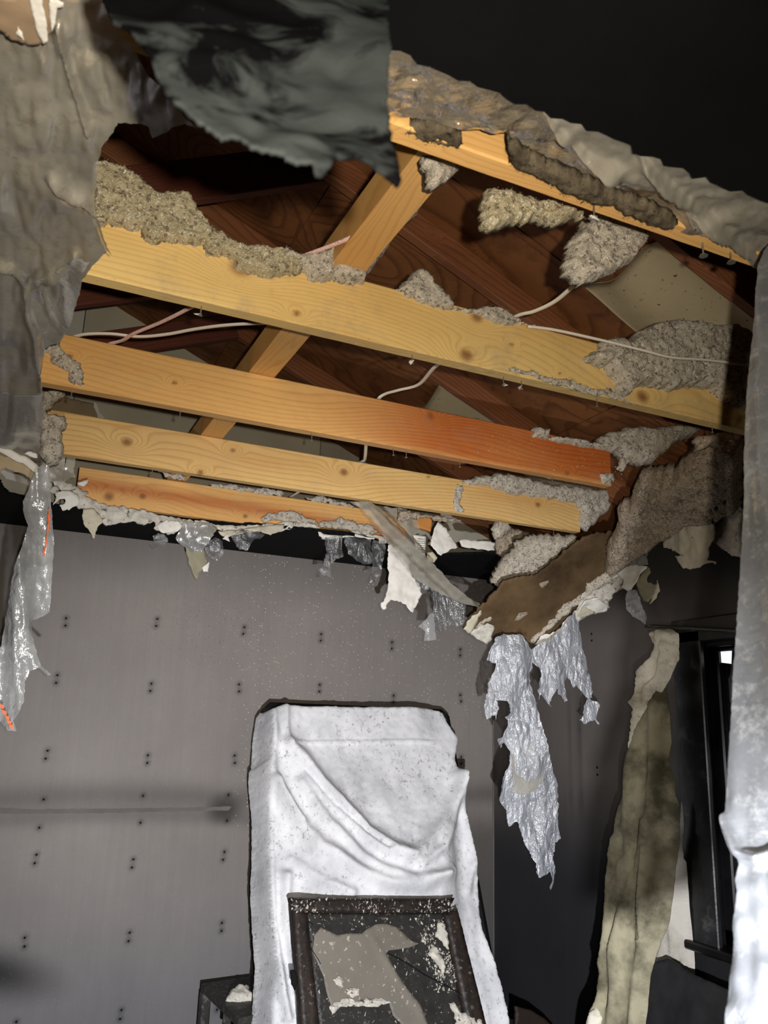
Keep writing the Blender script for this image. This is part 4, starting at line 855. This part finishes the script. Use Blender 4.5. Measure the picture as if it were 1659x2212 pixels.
hf = patch('hanging_film', Zv([(340, 60), (380, 90), (390, 250), (395, 400), (410, 570), (420, 680), (408, 850), (400, 1100), (385, 1215), (330, 1250), (240, 1290), (250, 1400), (290, 1560), (320, 1640), (400, 1700), (370, 1710), (300, 1650), (230, 1680), (190, 1760), (185, 1900), (130, 2020), (100, 2060), (130, 2140), (60, 2140), (20, 2080), (-30, 2040), (-30, 1560), (10, 1480), (40, 1300), (80, 1050), (110, 880), (160, 740), (215, 560), (185, 470), (175, 370), (220, 280), (250, 180), (300, 110)]),
           PY(2.58), FILM, 5, 1.2, 0, plume); tag(hf, 'long clear plastic strip with orange print hanging at the left edge', 'plastic film')
patch('orange_print', Zv([(370, 430), (386, 430), (384, 520), (376, 600), (362, 680), (345, 790), (330, 790), (348, 680), (362, 590), (368, 510)]), PY(2.535), ORANGE, 4, 2.0, 0, None, hf)
for k, (a, b) in enumerate(((5, 1940), (25, 1990), (48, 2030), (62, 2065), (80, 2095))):
    q = Zv([(a-10, b-14), (a+22, b-4), (a+26, b+26), (a, b+20)]); patch('orange_letter', q, PY(2.535), ORANGE, 3, 1, 0, None, hf)

# ------------------------------------------------------------------ near plastic over the nearest joist (upper right)
def upd(p, P, d):
    a = .010*fbm(np.c_[p[:, 0]/1000*3, p[:, 1]/1000*9, 0*p[:, 0]], 2, 3, 101)+.004*fbm(P, 40, 3, 102)
    for pl, w, am in ((Zd([(700, -200), (900, 0), (1100, 150), (1330, 340), (1560, 540)]), 9, .012), ([(1145, 210), (1210, 300), (1260, 350), (1330, 390)], 10, .012), ([(1340, 290), (1420, 390), (1500, 480), (1640, 560)], 5, .010)):
        a = a+am*np.exp(-(pdist(p, pl, False)/w)**2)
    return a*sstep(pdist(p, [(800, 70), (835, 85), (1000, 145), (1200, 225), (1400, 308), (1700, 428)], False)/70)-.004
o = patch('hanging_film', [(820, 60), (835, 85), (1000, 145), (1200, 225), (1400, 308), (1700, 428), (1700, 600), (1655, 580), (1600, 558), (1555, 530), (1500, 510), (1450, 492), (1420, 470), (1360, 445), (1300, 420), (1240, 395), (1200, 372), (1170, 352), (1110, 340), (1097, 300), (1040, 280), (985, 268), (930, 262), (860, 262), (820, 250)], PZ(H+.002), FILM_T, 6, 1.4, 0, upd)
tag(o, 'crinkled clear plastic under the nearest joist beneath the black ceiling edge', 'plastic film')
o = patch('hanging_film', [(1150, 205), (1280, 262), (1450, 330), (1700, 430), (1700, 605), (1620, 560), (1520, 490), (1430, 430), (1340, 400), (1260, 350), (1200, 290)], PZ(H-.002), FILM_D, 6, 1.2, 0, upd)
tag(o, 'dusty grey second layer of plastic at the upper right', 'plastic film')
insul([(870, 270), (930, 262), (975, 270), (998, 300), (1000, 318), (960, 312), (920, 300), (880, 288)], PZ(H+.006), 'sooty insulation tuft on the nearest joist left part', INS_S, .012, 5, .01, edge=8)
insul([(1095, 300), (1160, 340), (1230, 372), (1290, 395), (1340, 420), (1400, 440), (1440, 458), (1465, 485), (1440, 492), (1380, 470), (1330, 448), (1270, 425), (1210, 402), (1160, 380), (1100, 350)], PZ(H-.02), 'dark dirty insulation roll along the nearest joist', INS_S, .012, 5, .01, edge=8)

# ------------------------------------------------------------------ near plastic strip at the right edge
def nearp(p, P, d):
    a = .008*fbm(np.c_[p[:, 0]/1000*9, p[:, 1]/1000*1.2, 0*p[:, 0]], 2, 2, 111)+.0012*fbm(P, 24, 3, 112)
    a += .016*np.exp(-(pdist(p, [(1560, 1770), (1600, 1850), (1640, 1862), (1720, 1830)], False)/12)**2)
    a += .013*sstep((p[:, 1]-1840)/80)*fbm(P, 16, 3, 113)
    return a
o = patch('hanging_film', [(1652, 545), (1640, 580), (1632, 700), (1620, 800), (1612, 900), (1607, 1000), (1602, 1120), (1596, 1220), (1590, 1330), (1584, 1450), (1580, 1560), (1572, 1690), (1565, 1775), (1575, 1830), (1590, 1850), (1602, 1862), (1592, 1900), (1595, 1930), (1582, 1990), (1575, 2060), (1568, 2130), (1562, 2240), (1550, 2700), (1900, 2700), (1900, 500), (1690, 500)], P3((1640, 600, .80), (1580, 2200, .66), (1800, 1500, .62)), FILM_G, 7, 1.0, 0, nearp)
tag(o, 'tall milky plastic sheet hanging near the camera at the right edge', 'plastic film')

# ------------------------------------------------------------------ dark torn sheet close to the camera, top centre
m = NT('sooty_near_sheet'); p_ = m.obj((1.0, 1.0, 1.8))
cc = m.mix(m.ramp(m.noise(8, 5, .6, p_, .9), [(.48, 0), (.57, 1)]), (.0015, .0015, .002, 1), (.026, .030, .030, 1))
NEAR = m.done(m.pr(cc, .9, .04, m.bump(m.noise(30, 4, .6), .5, .004)))
o = patch('hanging_sheet', [(205, -60), (240, 20), (290, 90), (330, 160), (352, 205), (400, 250), (440, 282), (475, 312), (520, 300), (540, 325), (590, 340), (640, 365), (668, 362), (680, 388), (700, 385), (720, 355), (770, 350), (810, 362), (862, 392), (870, 380), (850, 300), (838, 220), (836, 100), (840, -60)], P3((300, 0, .52), (700, 380, .44), (850, 100, .50)), NEAR, 7, 3, .003,
          lambda p, P, d: .010*fbm(P, 14, 3, 121)); tag(o, 'dark sooty torn sheet hanging close overhead at top centre', 'sheet')

# ------------------------------------------------------------------ mattress on end under a white dust sheet
matt = empty('upright_mattress', (1.6, 3.6, 0)); tag(matt, 'tall mattress standing on end against the back wall, dark rim standing for its shadow', 'mattress')
MP = P3((600, 1500, 3.58), (980, 1500, 3.58), (800, 2200, 3.10))
tl = MP([(578, 1512)])[0]; tr_ = MP([(988, 1512)])[0]
ex = np.array([1., 0, 0]); dn = MP([(800, 2100)])[0]-MP([(800, 1500)])[0]; dn = dn-ex*(dn@ex); dn /= np.linalg.norm(dn); nn = np.cross(ex, dn); nn = nn if nn@(CAM-tl) < 0 else -nn
def rb(V): V = np.asarray(V); return tl+V[:, :1]*ex+V[:, 1:2]*nn+V[:, 2:3]*dn
wid = (tr_-tl)[0]
box('mattress_body', (0.012, .07, -.036), (wid+.012, .20, (tl[2]-.02)/(-dn[2])), MATT, matt, .035, rb)  # dark body raised past the sheet's top; the rim stands for cast shadow
def sheetd(p, P, d):
    a = np.zeros(len(p))
    F_ = [([(100, 130), (140, 330), (130, 560), (180, 700), (280, 880)], 16, .030), ([(215, 170), (215, 300), (230, 420)], 9, .014),
          ([(230, 420), (320, 510), (400, 640), (520, 800), (640, 960), (760, 1060), (860, 1100)], 26, .045),
          ([(150, 640), (260, 860), (380, 1040), (560, 1180), (760, 1270), (960, 1290), (1150, 1200)], 22, .030),
          ([(330, 560), (480, 780), (640, 960), (760, 1060)], -9, .028),
          ([(1240, 620), (1190, 760), (1100, 920), (1000, 1040), (920, 1110)], 20, .028), ([(1290, 380), (1250, 520), (1215, 720), (1180, 900), (1090, 1060), (960, 1160)], 16, .026),
          ([(1240, 740), (1300, 900), (1330, 1100), (1290, 1290)], 14, .020), ([(300, 640), (440, 900), (600, 1090), (740, 1190), (900, 1240), (1100, 1230)], 16, .022),
          ([(1230, 620), (1320, 800), (1400, 1200), (1500, 1700)], 22, .035), ([(90, 500), (100, 900), (130, 1500), (220, 2050)], 14, .025), ([(240, 1100), (400, 1260), (560, 1330)], 14, .015), ([(210, 1200), (200, 1500), (330, 2000)], 18, .03), ([(1420, 1350), (1470, 1700), (1560, 2050)], 22, .03)]
    for L, w, am in F_:
        q = pdist(p, Zm(L), False)
        a += 1.35*(am if w > 0 else -am)*np.exp(-(q/(abs(w)*.7))**2)
    a += .012*fbm(np.c_[p[:, 0]/1000*9, p[:, 1]/1000*3, 0*p[:, 0]], 2, 3, 131)+.002*fbm(P, 60, 2, 132)
    # upper front face pushed forward (the belly), sides turning back
    q = p; a += .10*sstep((q[:, 1]-1600)/300)*sstep((q[:, 0]-600)/120)*sstep((1010-q[:, 0])/80)
    a += .012*sstep(1-np.abs(q[:, 1]-1603)/4)*sstep((q[:, 0]-625)/20)*(q[:, 0] < 940)
    a -= .16*(1-sstep(d/22))
    return a
sh = patch('dust_sheet', Zm([(90, 180), (105, 155), (140, 135), (180, 122), (240, 118), (400, 124), (800, 130), (1100, 134), (1170, 150), (1205, 175), (1235, 250), (1290, 350), (1296, 380), (1270, 500), (1285, 620), (1305, 740), (1340, 880), (1385, 1080), (1410, 1200), (1420, 1380), (1440, 1500), (1480, 1640), (1540, 1850), (1620, 2150), (1730, 2620), (60, 2620), (80, 2150), (90, 1900), (100, 1700), (85, 1500), (72, 1300), (72, 1000), (70, 780), (60, 640), (52, 560), (55, 500), (70, 480), (80, 300)]), MP, SHEET, 5, .8, .002, sheetd)
tag(sh, 'white dirty dust sheet draped over the upright mattress with sagging folds', 'sheet')

# ------------------------------------------------------------------ framed panel leaning in front
fr = empty('broken_glass_frame', tuple(atY(830, 2080, 3.0))); tag(fr, 'dark wooden frame with a broken dusty glass panel leaning on the dust sheet', 'frame')
FP = P3((640, 1950, 3.07), (975, 1950, 3.07), (840, 2210, 2.90))
FRW = NT('frame_wood'); cc = FRW.mix(FRW.ramp(FRW.noise(30, 4, .6, FRW.obj((1, 1, .2))), [(.35, 0), (.7, 1)]), (.012, .010, .009, 1), (.034, .022, .017, 1))
cc = FRW.mix(FRW.ramp(FRW.noise(48, 7, .75), [(.60, 0), (.645, 1)]), cc, srgb(120, 112, 100)); FRW = FRW.done(FRW.pr(cc, .5, .4, FRW.bump(FRW.noise(60, 5, .6), .4, .003)))
GLS = NT('dusty_panel'); cc = GLS.mix(GLS.ramp(GLS.noise(20, 7, .7), [(.4, 0), (.7, 1)]), (.022, .021, .020, 1), (.040, .038, .035, 1))
cc = GLS.mix(GLS.ramp(GLS.noise(42, 8, .8), [(.585, 0), (.63, 1)]), cc, srgb(128, 118, 104)); GLS = GLS.done(GLS.pr(cc, .45, .4, GLS.bump(GLS.noise(80, 5, .6), .4, .002)))
SHG = simple('dusty_grey_backing', srgb(128, 122, 112), .6, .3, .12, 5, .2, 30, speck=(50, .62, .66, srgb(176, 166, 148)))
OUT = Zf([(492, 86), (1270, 86), (1488, 950), (564, 950)]); INN = Zf([(575, 158), (1218, 158), (1368, 880), (653, 880)])
TL, TR, BR, BL = OUT; tl2, tr2, br2, bl2 = INN
def board(L, name='frame_rail', th=.022): return patch(name, L, FP, FRW, 7, .5, th, lambda p, P, d: .010*sstep(d/1.5), fr)
board([TL, TR, (TR[0]-14, tl2[1]), (TL[0]+8, tl2[1])])
board([(TL[0]+4, TL[1]+20), (tl2[0], tl2[1]), bl2, BL]); board([tr2, (TR[0]+6, TR[1]+22), BR, br2]); board([bl2, br2, (BR[0]-4, BR[1]), (BL[0]+4, BL[1])])
INNER = Plane(FP.p0-FP.n*.012, FP.n)
patch('glass_panel', [tl2, tr2, br2, bl2], INNER, GLS, 9, .3, .004, None, fr)
g1 = patch('grey_backing', Zf([(640, 225), (690, 248), (720, 262), (780, 252), (830, 255), (860, 232), (900, 210), (950, 206), (1000, 225), (1040, 260), (1070, 290), (1105, 300), (1060, 320), (960, 335), (950, 345), (975, 400), (1010, 460), (1060, 530), (1110, 590), (1150, 700), (1130, 720), (1040, 700), (980, 640), (960, 575), (880, 590), (740, 585), (690, 600), (670, 540), (650, 450), (600, 340), (610, 260)]), Plane(FP.p0-FP.n*.006, FP.n), SHG, 6, .6, .002, lambda p, P, d: .003*np.exp(-(pdist(p, Zf([(870, 250), (960, 400), (1120, 640)]), False)/7)**2), fr)
for L in (Zf([(720, 575), (760, 560), (800, 575), (880, 560), (960, 570), (975, 580), (900, 600), (800, 600), (740, 600), (690, 640), (680, 600)]), Zf([(695, 470), (725, 455), (750, 480), (745, 510), (710, 495)]), Zf([(760, 515), (820, 515), (820, 545), (790, 560), (765, 540)])):
    patch('plaster_crumbs', L, Plane(FP.p0+FP.n*.001, FP.n), GYP, 4, 3, .002, lambda p, P, d: .006*sstep(d/5)*(1+fbm(P, 60, 2, 1)), fr, False, True)
for L, lab in ((Zf([(1240, 580), (1270, 570), (1290, 620), (1340, 640), (1400, 660), (1420, 720), (1240, 720), (1280, 670), (1260, 620)]), 'pale plaster heap on the lower right corner of the dark frame'), (Zf([(1190, 205), (1215, 200), (1240, 260), (1245, 330), (1215, 300), (1180, 270)]), 'pale plaster splash on the upper right glass of the dark frame'), (Zf([(1160, 300), (1190, 330), (1220, 380), (1225, 470), (1190, 400), (1150, 360)]), 'pale plaster streak on the middle right glass of the dark frame')):
    insul(L, FP, lab, GYP, .012, 4, .004, edge=5, crack=.2, name='plaster_crumb_heap')
for a, b in (((582, 200), (600, 215)), ((580, 296), (598, 298)), ((580, 310), (640, 400)), ((960, 350), (1130, 450)), ((1130, 450), (1330, 560))):
    pa, pb = Plane(FP.p0+FP.n*.003, FP.n)(Zf([a, b])); tube('crack_line', [pa, (pa+pb)/2+.002, pb], .0013, .0013, SCREW, fr, 5, 2)
patch('hinge', Zf([(500, 425), (515, 425), (530, 450), (532, 490), (520, 520), (505, 490)]), Plane(FP.p0+FP.n*.006, FP.n), METAL if False else SCREW, 4, 1, .012, None, fr)
tb = patch('mattress_strap', Zm([(45, 488), (70, 482), (70, 500), (64, 520), (66, 570), (50, 580), (48, 540)]), PY(3.62), PAPER, 4, .6, .004); tag(tb, 'small white tag on the left side of the draped mattress', 'tag')

def scatter(name, parent, surf, poly, cnt, size, mat, elong=1.6, lift=.002):
    poly = np.array(poly, float); x0, y0 = poly.min(0); x1, y1 = poly.max(0); q = rng.uniform((x0, y0), (x1, y1), (cnt*4, 2)); q = q[inside(q, poly)]
    keep = fbm(np.c_[q/40.0, 0*q[:, 0]], 1, 3, 7)+rng.uniform(-.6, .6, len(q)) > -.1; q = q[keep][:cnt]; P = surf(q)+surf.n*lift; V = []; Fa = []
    for c in P:
        s = size*rng.uniform(.35, 1.4)**1.5; k = rng.normal(0, 1, (4, 3)); k = k/np.linalg.norm(k, axis=1)[:, None]*s*np.array([1, 1, elong]); i = len(V)
        V += list(c+k); Fa += [(i, i+1, i+2), (i, i+2, i+3), (i, i+3, i+1), (i+1, i+3, i+2)]
    o = mesh(name, V, Fa, mat, parent); tag(o, kind='stuff'); return o
scatter('plaster_flecks', fr, Plane(FP.p0+FP.n*.011, FP.n), Zf([(495, 90), (1268, 90), (1300, 158), (1218, 158), (575, 158), (500, 150)]), 260, .0035, GYP)
scatter('plaster_flecks', fr, INNER, [tl2, tr2, br2, bl2], 420, .0035, GYP)
scatter('plaster_flecks', fr, INNER, Zf([(1080, 180), (1220, 180), (1320, 560), (1180, 520)]), 420, .0040, GYP)
for key, L, cnt, sz in (('B', [(1060, 930), (1375, 1000), (1350, 1055), (1040, 1000)], 260, .0018), ('B', [(740, 870), (1060, 920), (1050, 990), (740, 920)], 70, .0014), ('A', [(180, 560), (800, 700), (800, 760), (180, 600)], 120, .0012),
        ('C', [(990, 1060), (1240, 1090), (1240, 1140), (980, 1100)], 140, .0016), ('D', [(190, 1015), (790, 1105), (800, 1130), (190, 1070)], 160, .0016), ('N', [(870, 290), (1500, 480), (1500, 520), (870, 320)], 60, .001)):
    o_, yf = J[key]; scatter('clinging_flakes', o_, PY(yf), L, cnt, sz, INS, 1.0, .001)

# ------------------------------------------------------------------ side table with debris
tbl = empty('side_table', (1.05, 3.6, 0)); tag(tbl, 'small dark side table left of the draped mattress', 'table')
TZ = CZ-1.055
q = [atZ(x, y, TZ) for x, y in Zf([(75, 490), (365, 445), (420, 660), (250, 655)])]
c4 = [q[0], q[1], q[1]+(q[3]-q[0])*.9+np.array([.05, 0, 0]), q[3]]
V = [tuple(v) for v in c4]+[tuple(v-np.array([0, 0, .028])) for v in c4]
mesh('table_top', V, [(0, 1, 2, 3), (7, 6, 5, 4), (0, 4, 5, 1), (1, 5, 6, 2), (2, 6, 7, 3), (3, 7, 4, 0)], TABLE, tbl)
cen = sum(c4)/4
for v in c4:
    p = v+(cen-v)*.10; box('leg', (p[0]-.02, p[1]-.02, 0), (p[0]+.02, p[1]+.02, TZ-.028), TABLE, tbl, .004)
box('apron', (min(v[0] for v in c4)+.05, cen[1]-.01, TZ-.11), (max(v[0] for v in c4)-.05, cen[1]+.01, TZ-.028), TABLE, tbl, .003)
for L, lab in ((Zf([(215, 525), (250, 500), (300, 500), (305, 530), (330, 545), (370, 560), (350, 580), (300, 575), (250, 590), (180, 585), (190, 555)]), 'crumbled pale plaster lump on the dark side table'), (Zf([(330, 490), (370, 480), (372, 505), (345, 505)]), 'small pale plaster crumb near the back edge of the side table')):
    insul(L, P3((*L[0], 3.50), (*L[2], 3.50), (L[3][0], L[3][1]+60, 3.36)), lab, GYP, .035, 4, .01, edge=9, crack=.6, name='plaster_lump')

# ------------------------------------------------------------------ window on the right wall
wn = empty('window_1', (XR, 1.8, 1.4)); tag(wn, kind='structure')
cy0, cy1 = 2.36, 2.505                                  # left casing board
box('casing', (XR-.022, cy0, CZ-.76), (XR, cy1, CZ+.385), CASING, wn, .004)
box('casing', (XR-.022, WY0-.14, CZ-.76), (XR, WY0, CZ+.385), CASING, wn, .004)
box('casing', (XR-.022, WY0-.14, CZ+.34), (XR, cy1, CZ+.43), CASING, wn, .004)
box('jamb', (XR, WY1-.02, WZ0), (XR+.11, WY1, WZ1), BLACKW, wn, .003)
box('jamb', (XR, WY0, WZ0), (XR+.11, WY0+.02, WZ1), BLACKW, wn, .003)
box('head_jamb', (XR, WY0, WZ1-.02), (XR+.11, WY1, WZ1), BLACKW, wn, .003)
box('window_sill', (XR-.05, WY0-.16, WZ0-.03), (XR+.11, WY1+.10, WZ0), BLACKW, wn, .006)
box('sash_stile', (XR+.03, WY1-.075, WZ0), (XR+.07, WY1-.02, WZ1-.02), BLACKW, wn, .006)
box('sash_stile', (XR+.03, WY0+.02, WZ0), (XR+.07, WY0+.075, WZ1-.02), BLACKW, wn, .006)
box('sash_rail', (XR+.03, WY0+.02, WZ0), (XR+.07, WY1-.02, WZ0+.06), BLACKW, wn, .006)
box('sash_rail', (XR+.03, WY0+.02, WZ1-.035), (XR+.07, WY1-.02, WZ1-.02), BLACKW, wn, .006)
GL = NT('black_glass'); GL = GL.done(GL.pr((.004, .004, .005, 1), .03, .6))
box('pane', (XR+.048, WY0+.075, WZ0+.06), (XR+.052, WY1-.075, WZ1-.08), GL, wn)
em = NT('pane_glare'); e_ = em.n('ShaderNodeEmission', i_Color=(.9, .93, 1, 1), i_Strength=1.1).outputs[0]; em = em.done(e_)  # emissive quad added to stand for a bright reflection in the pane
g = [PX(XR+.047)([q])[0] for q in ((1553, 1408), (1581, 1406), (1580, 1434), (1556, 1431))]
mesh('pane_glare', g, [(0, 1, 2, 3)], em, wn)
rod = [PX(XR-.075)([(x, y)])[0] for x, y in ((1395, 1352), (1443, 1354), (1583, 1362))]; d_ = rod[2]-rod[1]
ro = empty('curtain_rod', tuple(rod[0])); tag(ro, 'thin black curtain rod over the window', 'curtain rod')
tube('rod', [rod[0], rod[1], rod[2], rod[2]+d_*4], .0075, .0075, ROD, ro, 10, 3)
tube('rod_bracket', [rod[1]+np.array([.075, 0, 0]), rod[1]+np.array([.03, 0, -.005]), rod[1]], .005, .005, ROD, ro, 6, 2)
# curtain
CP = P3((1400, 1370, 2.56), (1300, 1980, 2.60), (1430, 1800, 2.36))
def foldf(lines, base=.01, seed=0, tw=.0):
    def f(p, P, d):
        a = base*fbm(np.c_[p[:, 0]/1000*16, p[:, 1]/1000*2.4, 0*p[:, 0]], 2, 3, seed)+.010*np.sin(p[:, 0]/7.5+(p[:, 1]-1500)/95.0)*sstep(d/14)-.05*(1-sstep(d/16))
        for L, w, am in lines: a += am*np.exp(-(pdist(p, L, False)/w)**2)
        return a
    return f
cu = empty('window_curtain', tuple(atY(1350, 2200, 2.6))); tag(cu, 'long olive stained curtain hanging twisted from the rod', 'curtain')
patch('curtain_cloth', Zx([(770, 560), (800, 640), (820, 820), (830, 1080), (805, 1200), (855, 1380), (860, 1490), (890, 1560), (880, 1800)])+Zy([(860, 220), (830, 500), (770, 800), (680, 1030), (650, 1180), (620, 1600), (600, 2500), (60, 2500), (180, 1600), (230, 1420), (290, 1330), (300, 1050), (320, 900), (350, 420), (380, 100)])+Zx([(400, 1780), (430, 1560), (470, 1380), (530, 1120), (580, 960), (640, 830), (700, 740)]),
      CP, CURT, 5, .8, .002, foldf([(Zy([(700, 0), (620, 250), (520, 600), (430, 1000), (340, 1350)]), 12, .022), (Zy([(720, 200), (690, 500), (660, 900)]), 9, .02), (Zy([(640, 0), (590, 300), (480, 700), (400, 1000), (380, 1400)]), -7 if False else 8, -.02), (Zx([(600, 1200), (560, 1500), (500, 1780)]), 12, .014), (Zx([(740, 800), (760, 1200), (740, 1700)]), 12, .014), (Zy([(650, 400), (655, 900)]), 4, -.02), (Zy([(480, 300), (420, 700), (360, 1100)]), 10, .012)], .012, 141), cu)
patch('curtain_heading', Zx([(665, 215), (700, 185), (800, 165), (840, 185), (880, 215), (885, 320), (880, 430), (850, 490), (800, 570), (770, 620), (700, 760), (640, 840), (600, 940), (560, 1060), (525, 1150), (512, 1120), (525, 960), (560, 820), (590, 720), (600, 620), (620, 520), (680, 410), (720, 300), (680, 290), (665, 250)]),
      Plane(CP.p0+CP.n*.03, CP.n), CURT_L, 4, 1, .002, foldf([(Zx([(800, 230), (720, 420), (640, 600), (610, 800)]), 7, .025), (Zx([(850, 330), (790, 480), (720, 640), (640, 800)]), 6, .02), (Zx([(830, 380), (740, 560), (690, 620)]), 4, -.018), (Zx([(760, 340), (690, 480), (660, 700)]), 4, -.016), (Zx([(600, 800), (570, 960), (530, 1120)]), 5, .012)], .012, 151), cu)
patch('curtain_hem', Zy([(285, 1350), (350, 1510), (330, 1600), (300, 2480), (70, 2480), (170, 1600), (200, 1500), (240, 1420)]), Plane(CP.p0+CP.n*.02, CP.n), CURT_L, 5, .6, .002, foldf([(Zy([(285, 1360), (350, 1520)]), 5, .01)], .006, 155), cu)
wc = patch('curtain_lining', Zx([(890, 1560), (900, 1600), (915, 1700)])+Zy([(918, 0), (925, 300), (945, 600), (975, 900), (995, 1100), (990, 1190), (965, 1390), (890, 1320), (800, 1285), (730, 1250), (720, 1130), (670, 1125), (700, 1000), (760, 840), (820, 560), (860, 240), (880, 60)]), P3((1440, 1760, 2.50), (1450, 2140, 2.55), (1470, 2140, 2.50)), CURT_W, 5, .6, .002,
           foldf([(Zy([(905, 100), (900, 700), (900, 1300)]), 4, .014), (Zy([(930, 300), (940, 900), (935, 1100)]), 5, -.012), (Zy([(720, 1050), (890, 1085)]), 3, .004)], .008, 161)); tag(wc, 'white lining curtain hanging behind the olive curtain', 'curtain')
bxx = patch('dark_cabinet', [(1355, 2112), (1400, 2082), (1440, 2070), (1480, 2098), (1572, 2138), (1600, 2150), (1640, 2440), (1330, 2440)], P3((1380, 2110, 2.60), (1560, 2140, 2.20), (1400, 2212, 2.52)), simple('sooty_cover', (.035, .034, .036, 1), .7, .3, .3, 8), 8, 1, .02, lowdisp(.01, 4, 3)); tag(bxx, 'dark sooty covered furniture below the window', 'cover')
o = patch('burnt_wood', Zf([(1560, 600), (1640, 620), (1700, 660), (1760, 720), (1560, 720)]), PY(3.2), simple('charred_red', (.03, .018, .014, 1), .6, .4), 6, 1, .02); tag(o, 'dark charred wooden edge on the floor side right of the dust sheet', 'board')

for ob in bpy.data.objects:
    if '_o' in ob: del ob['_o']
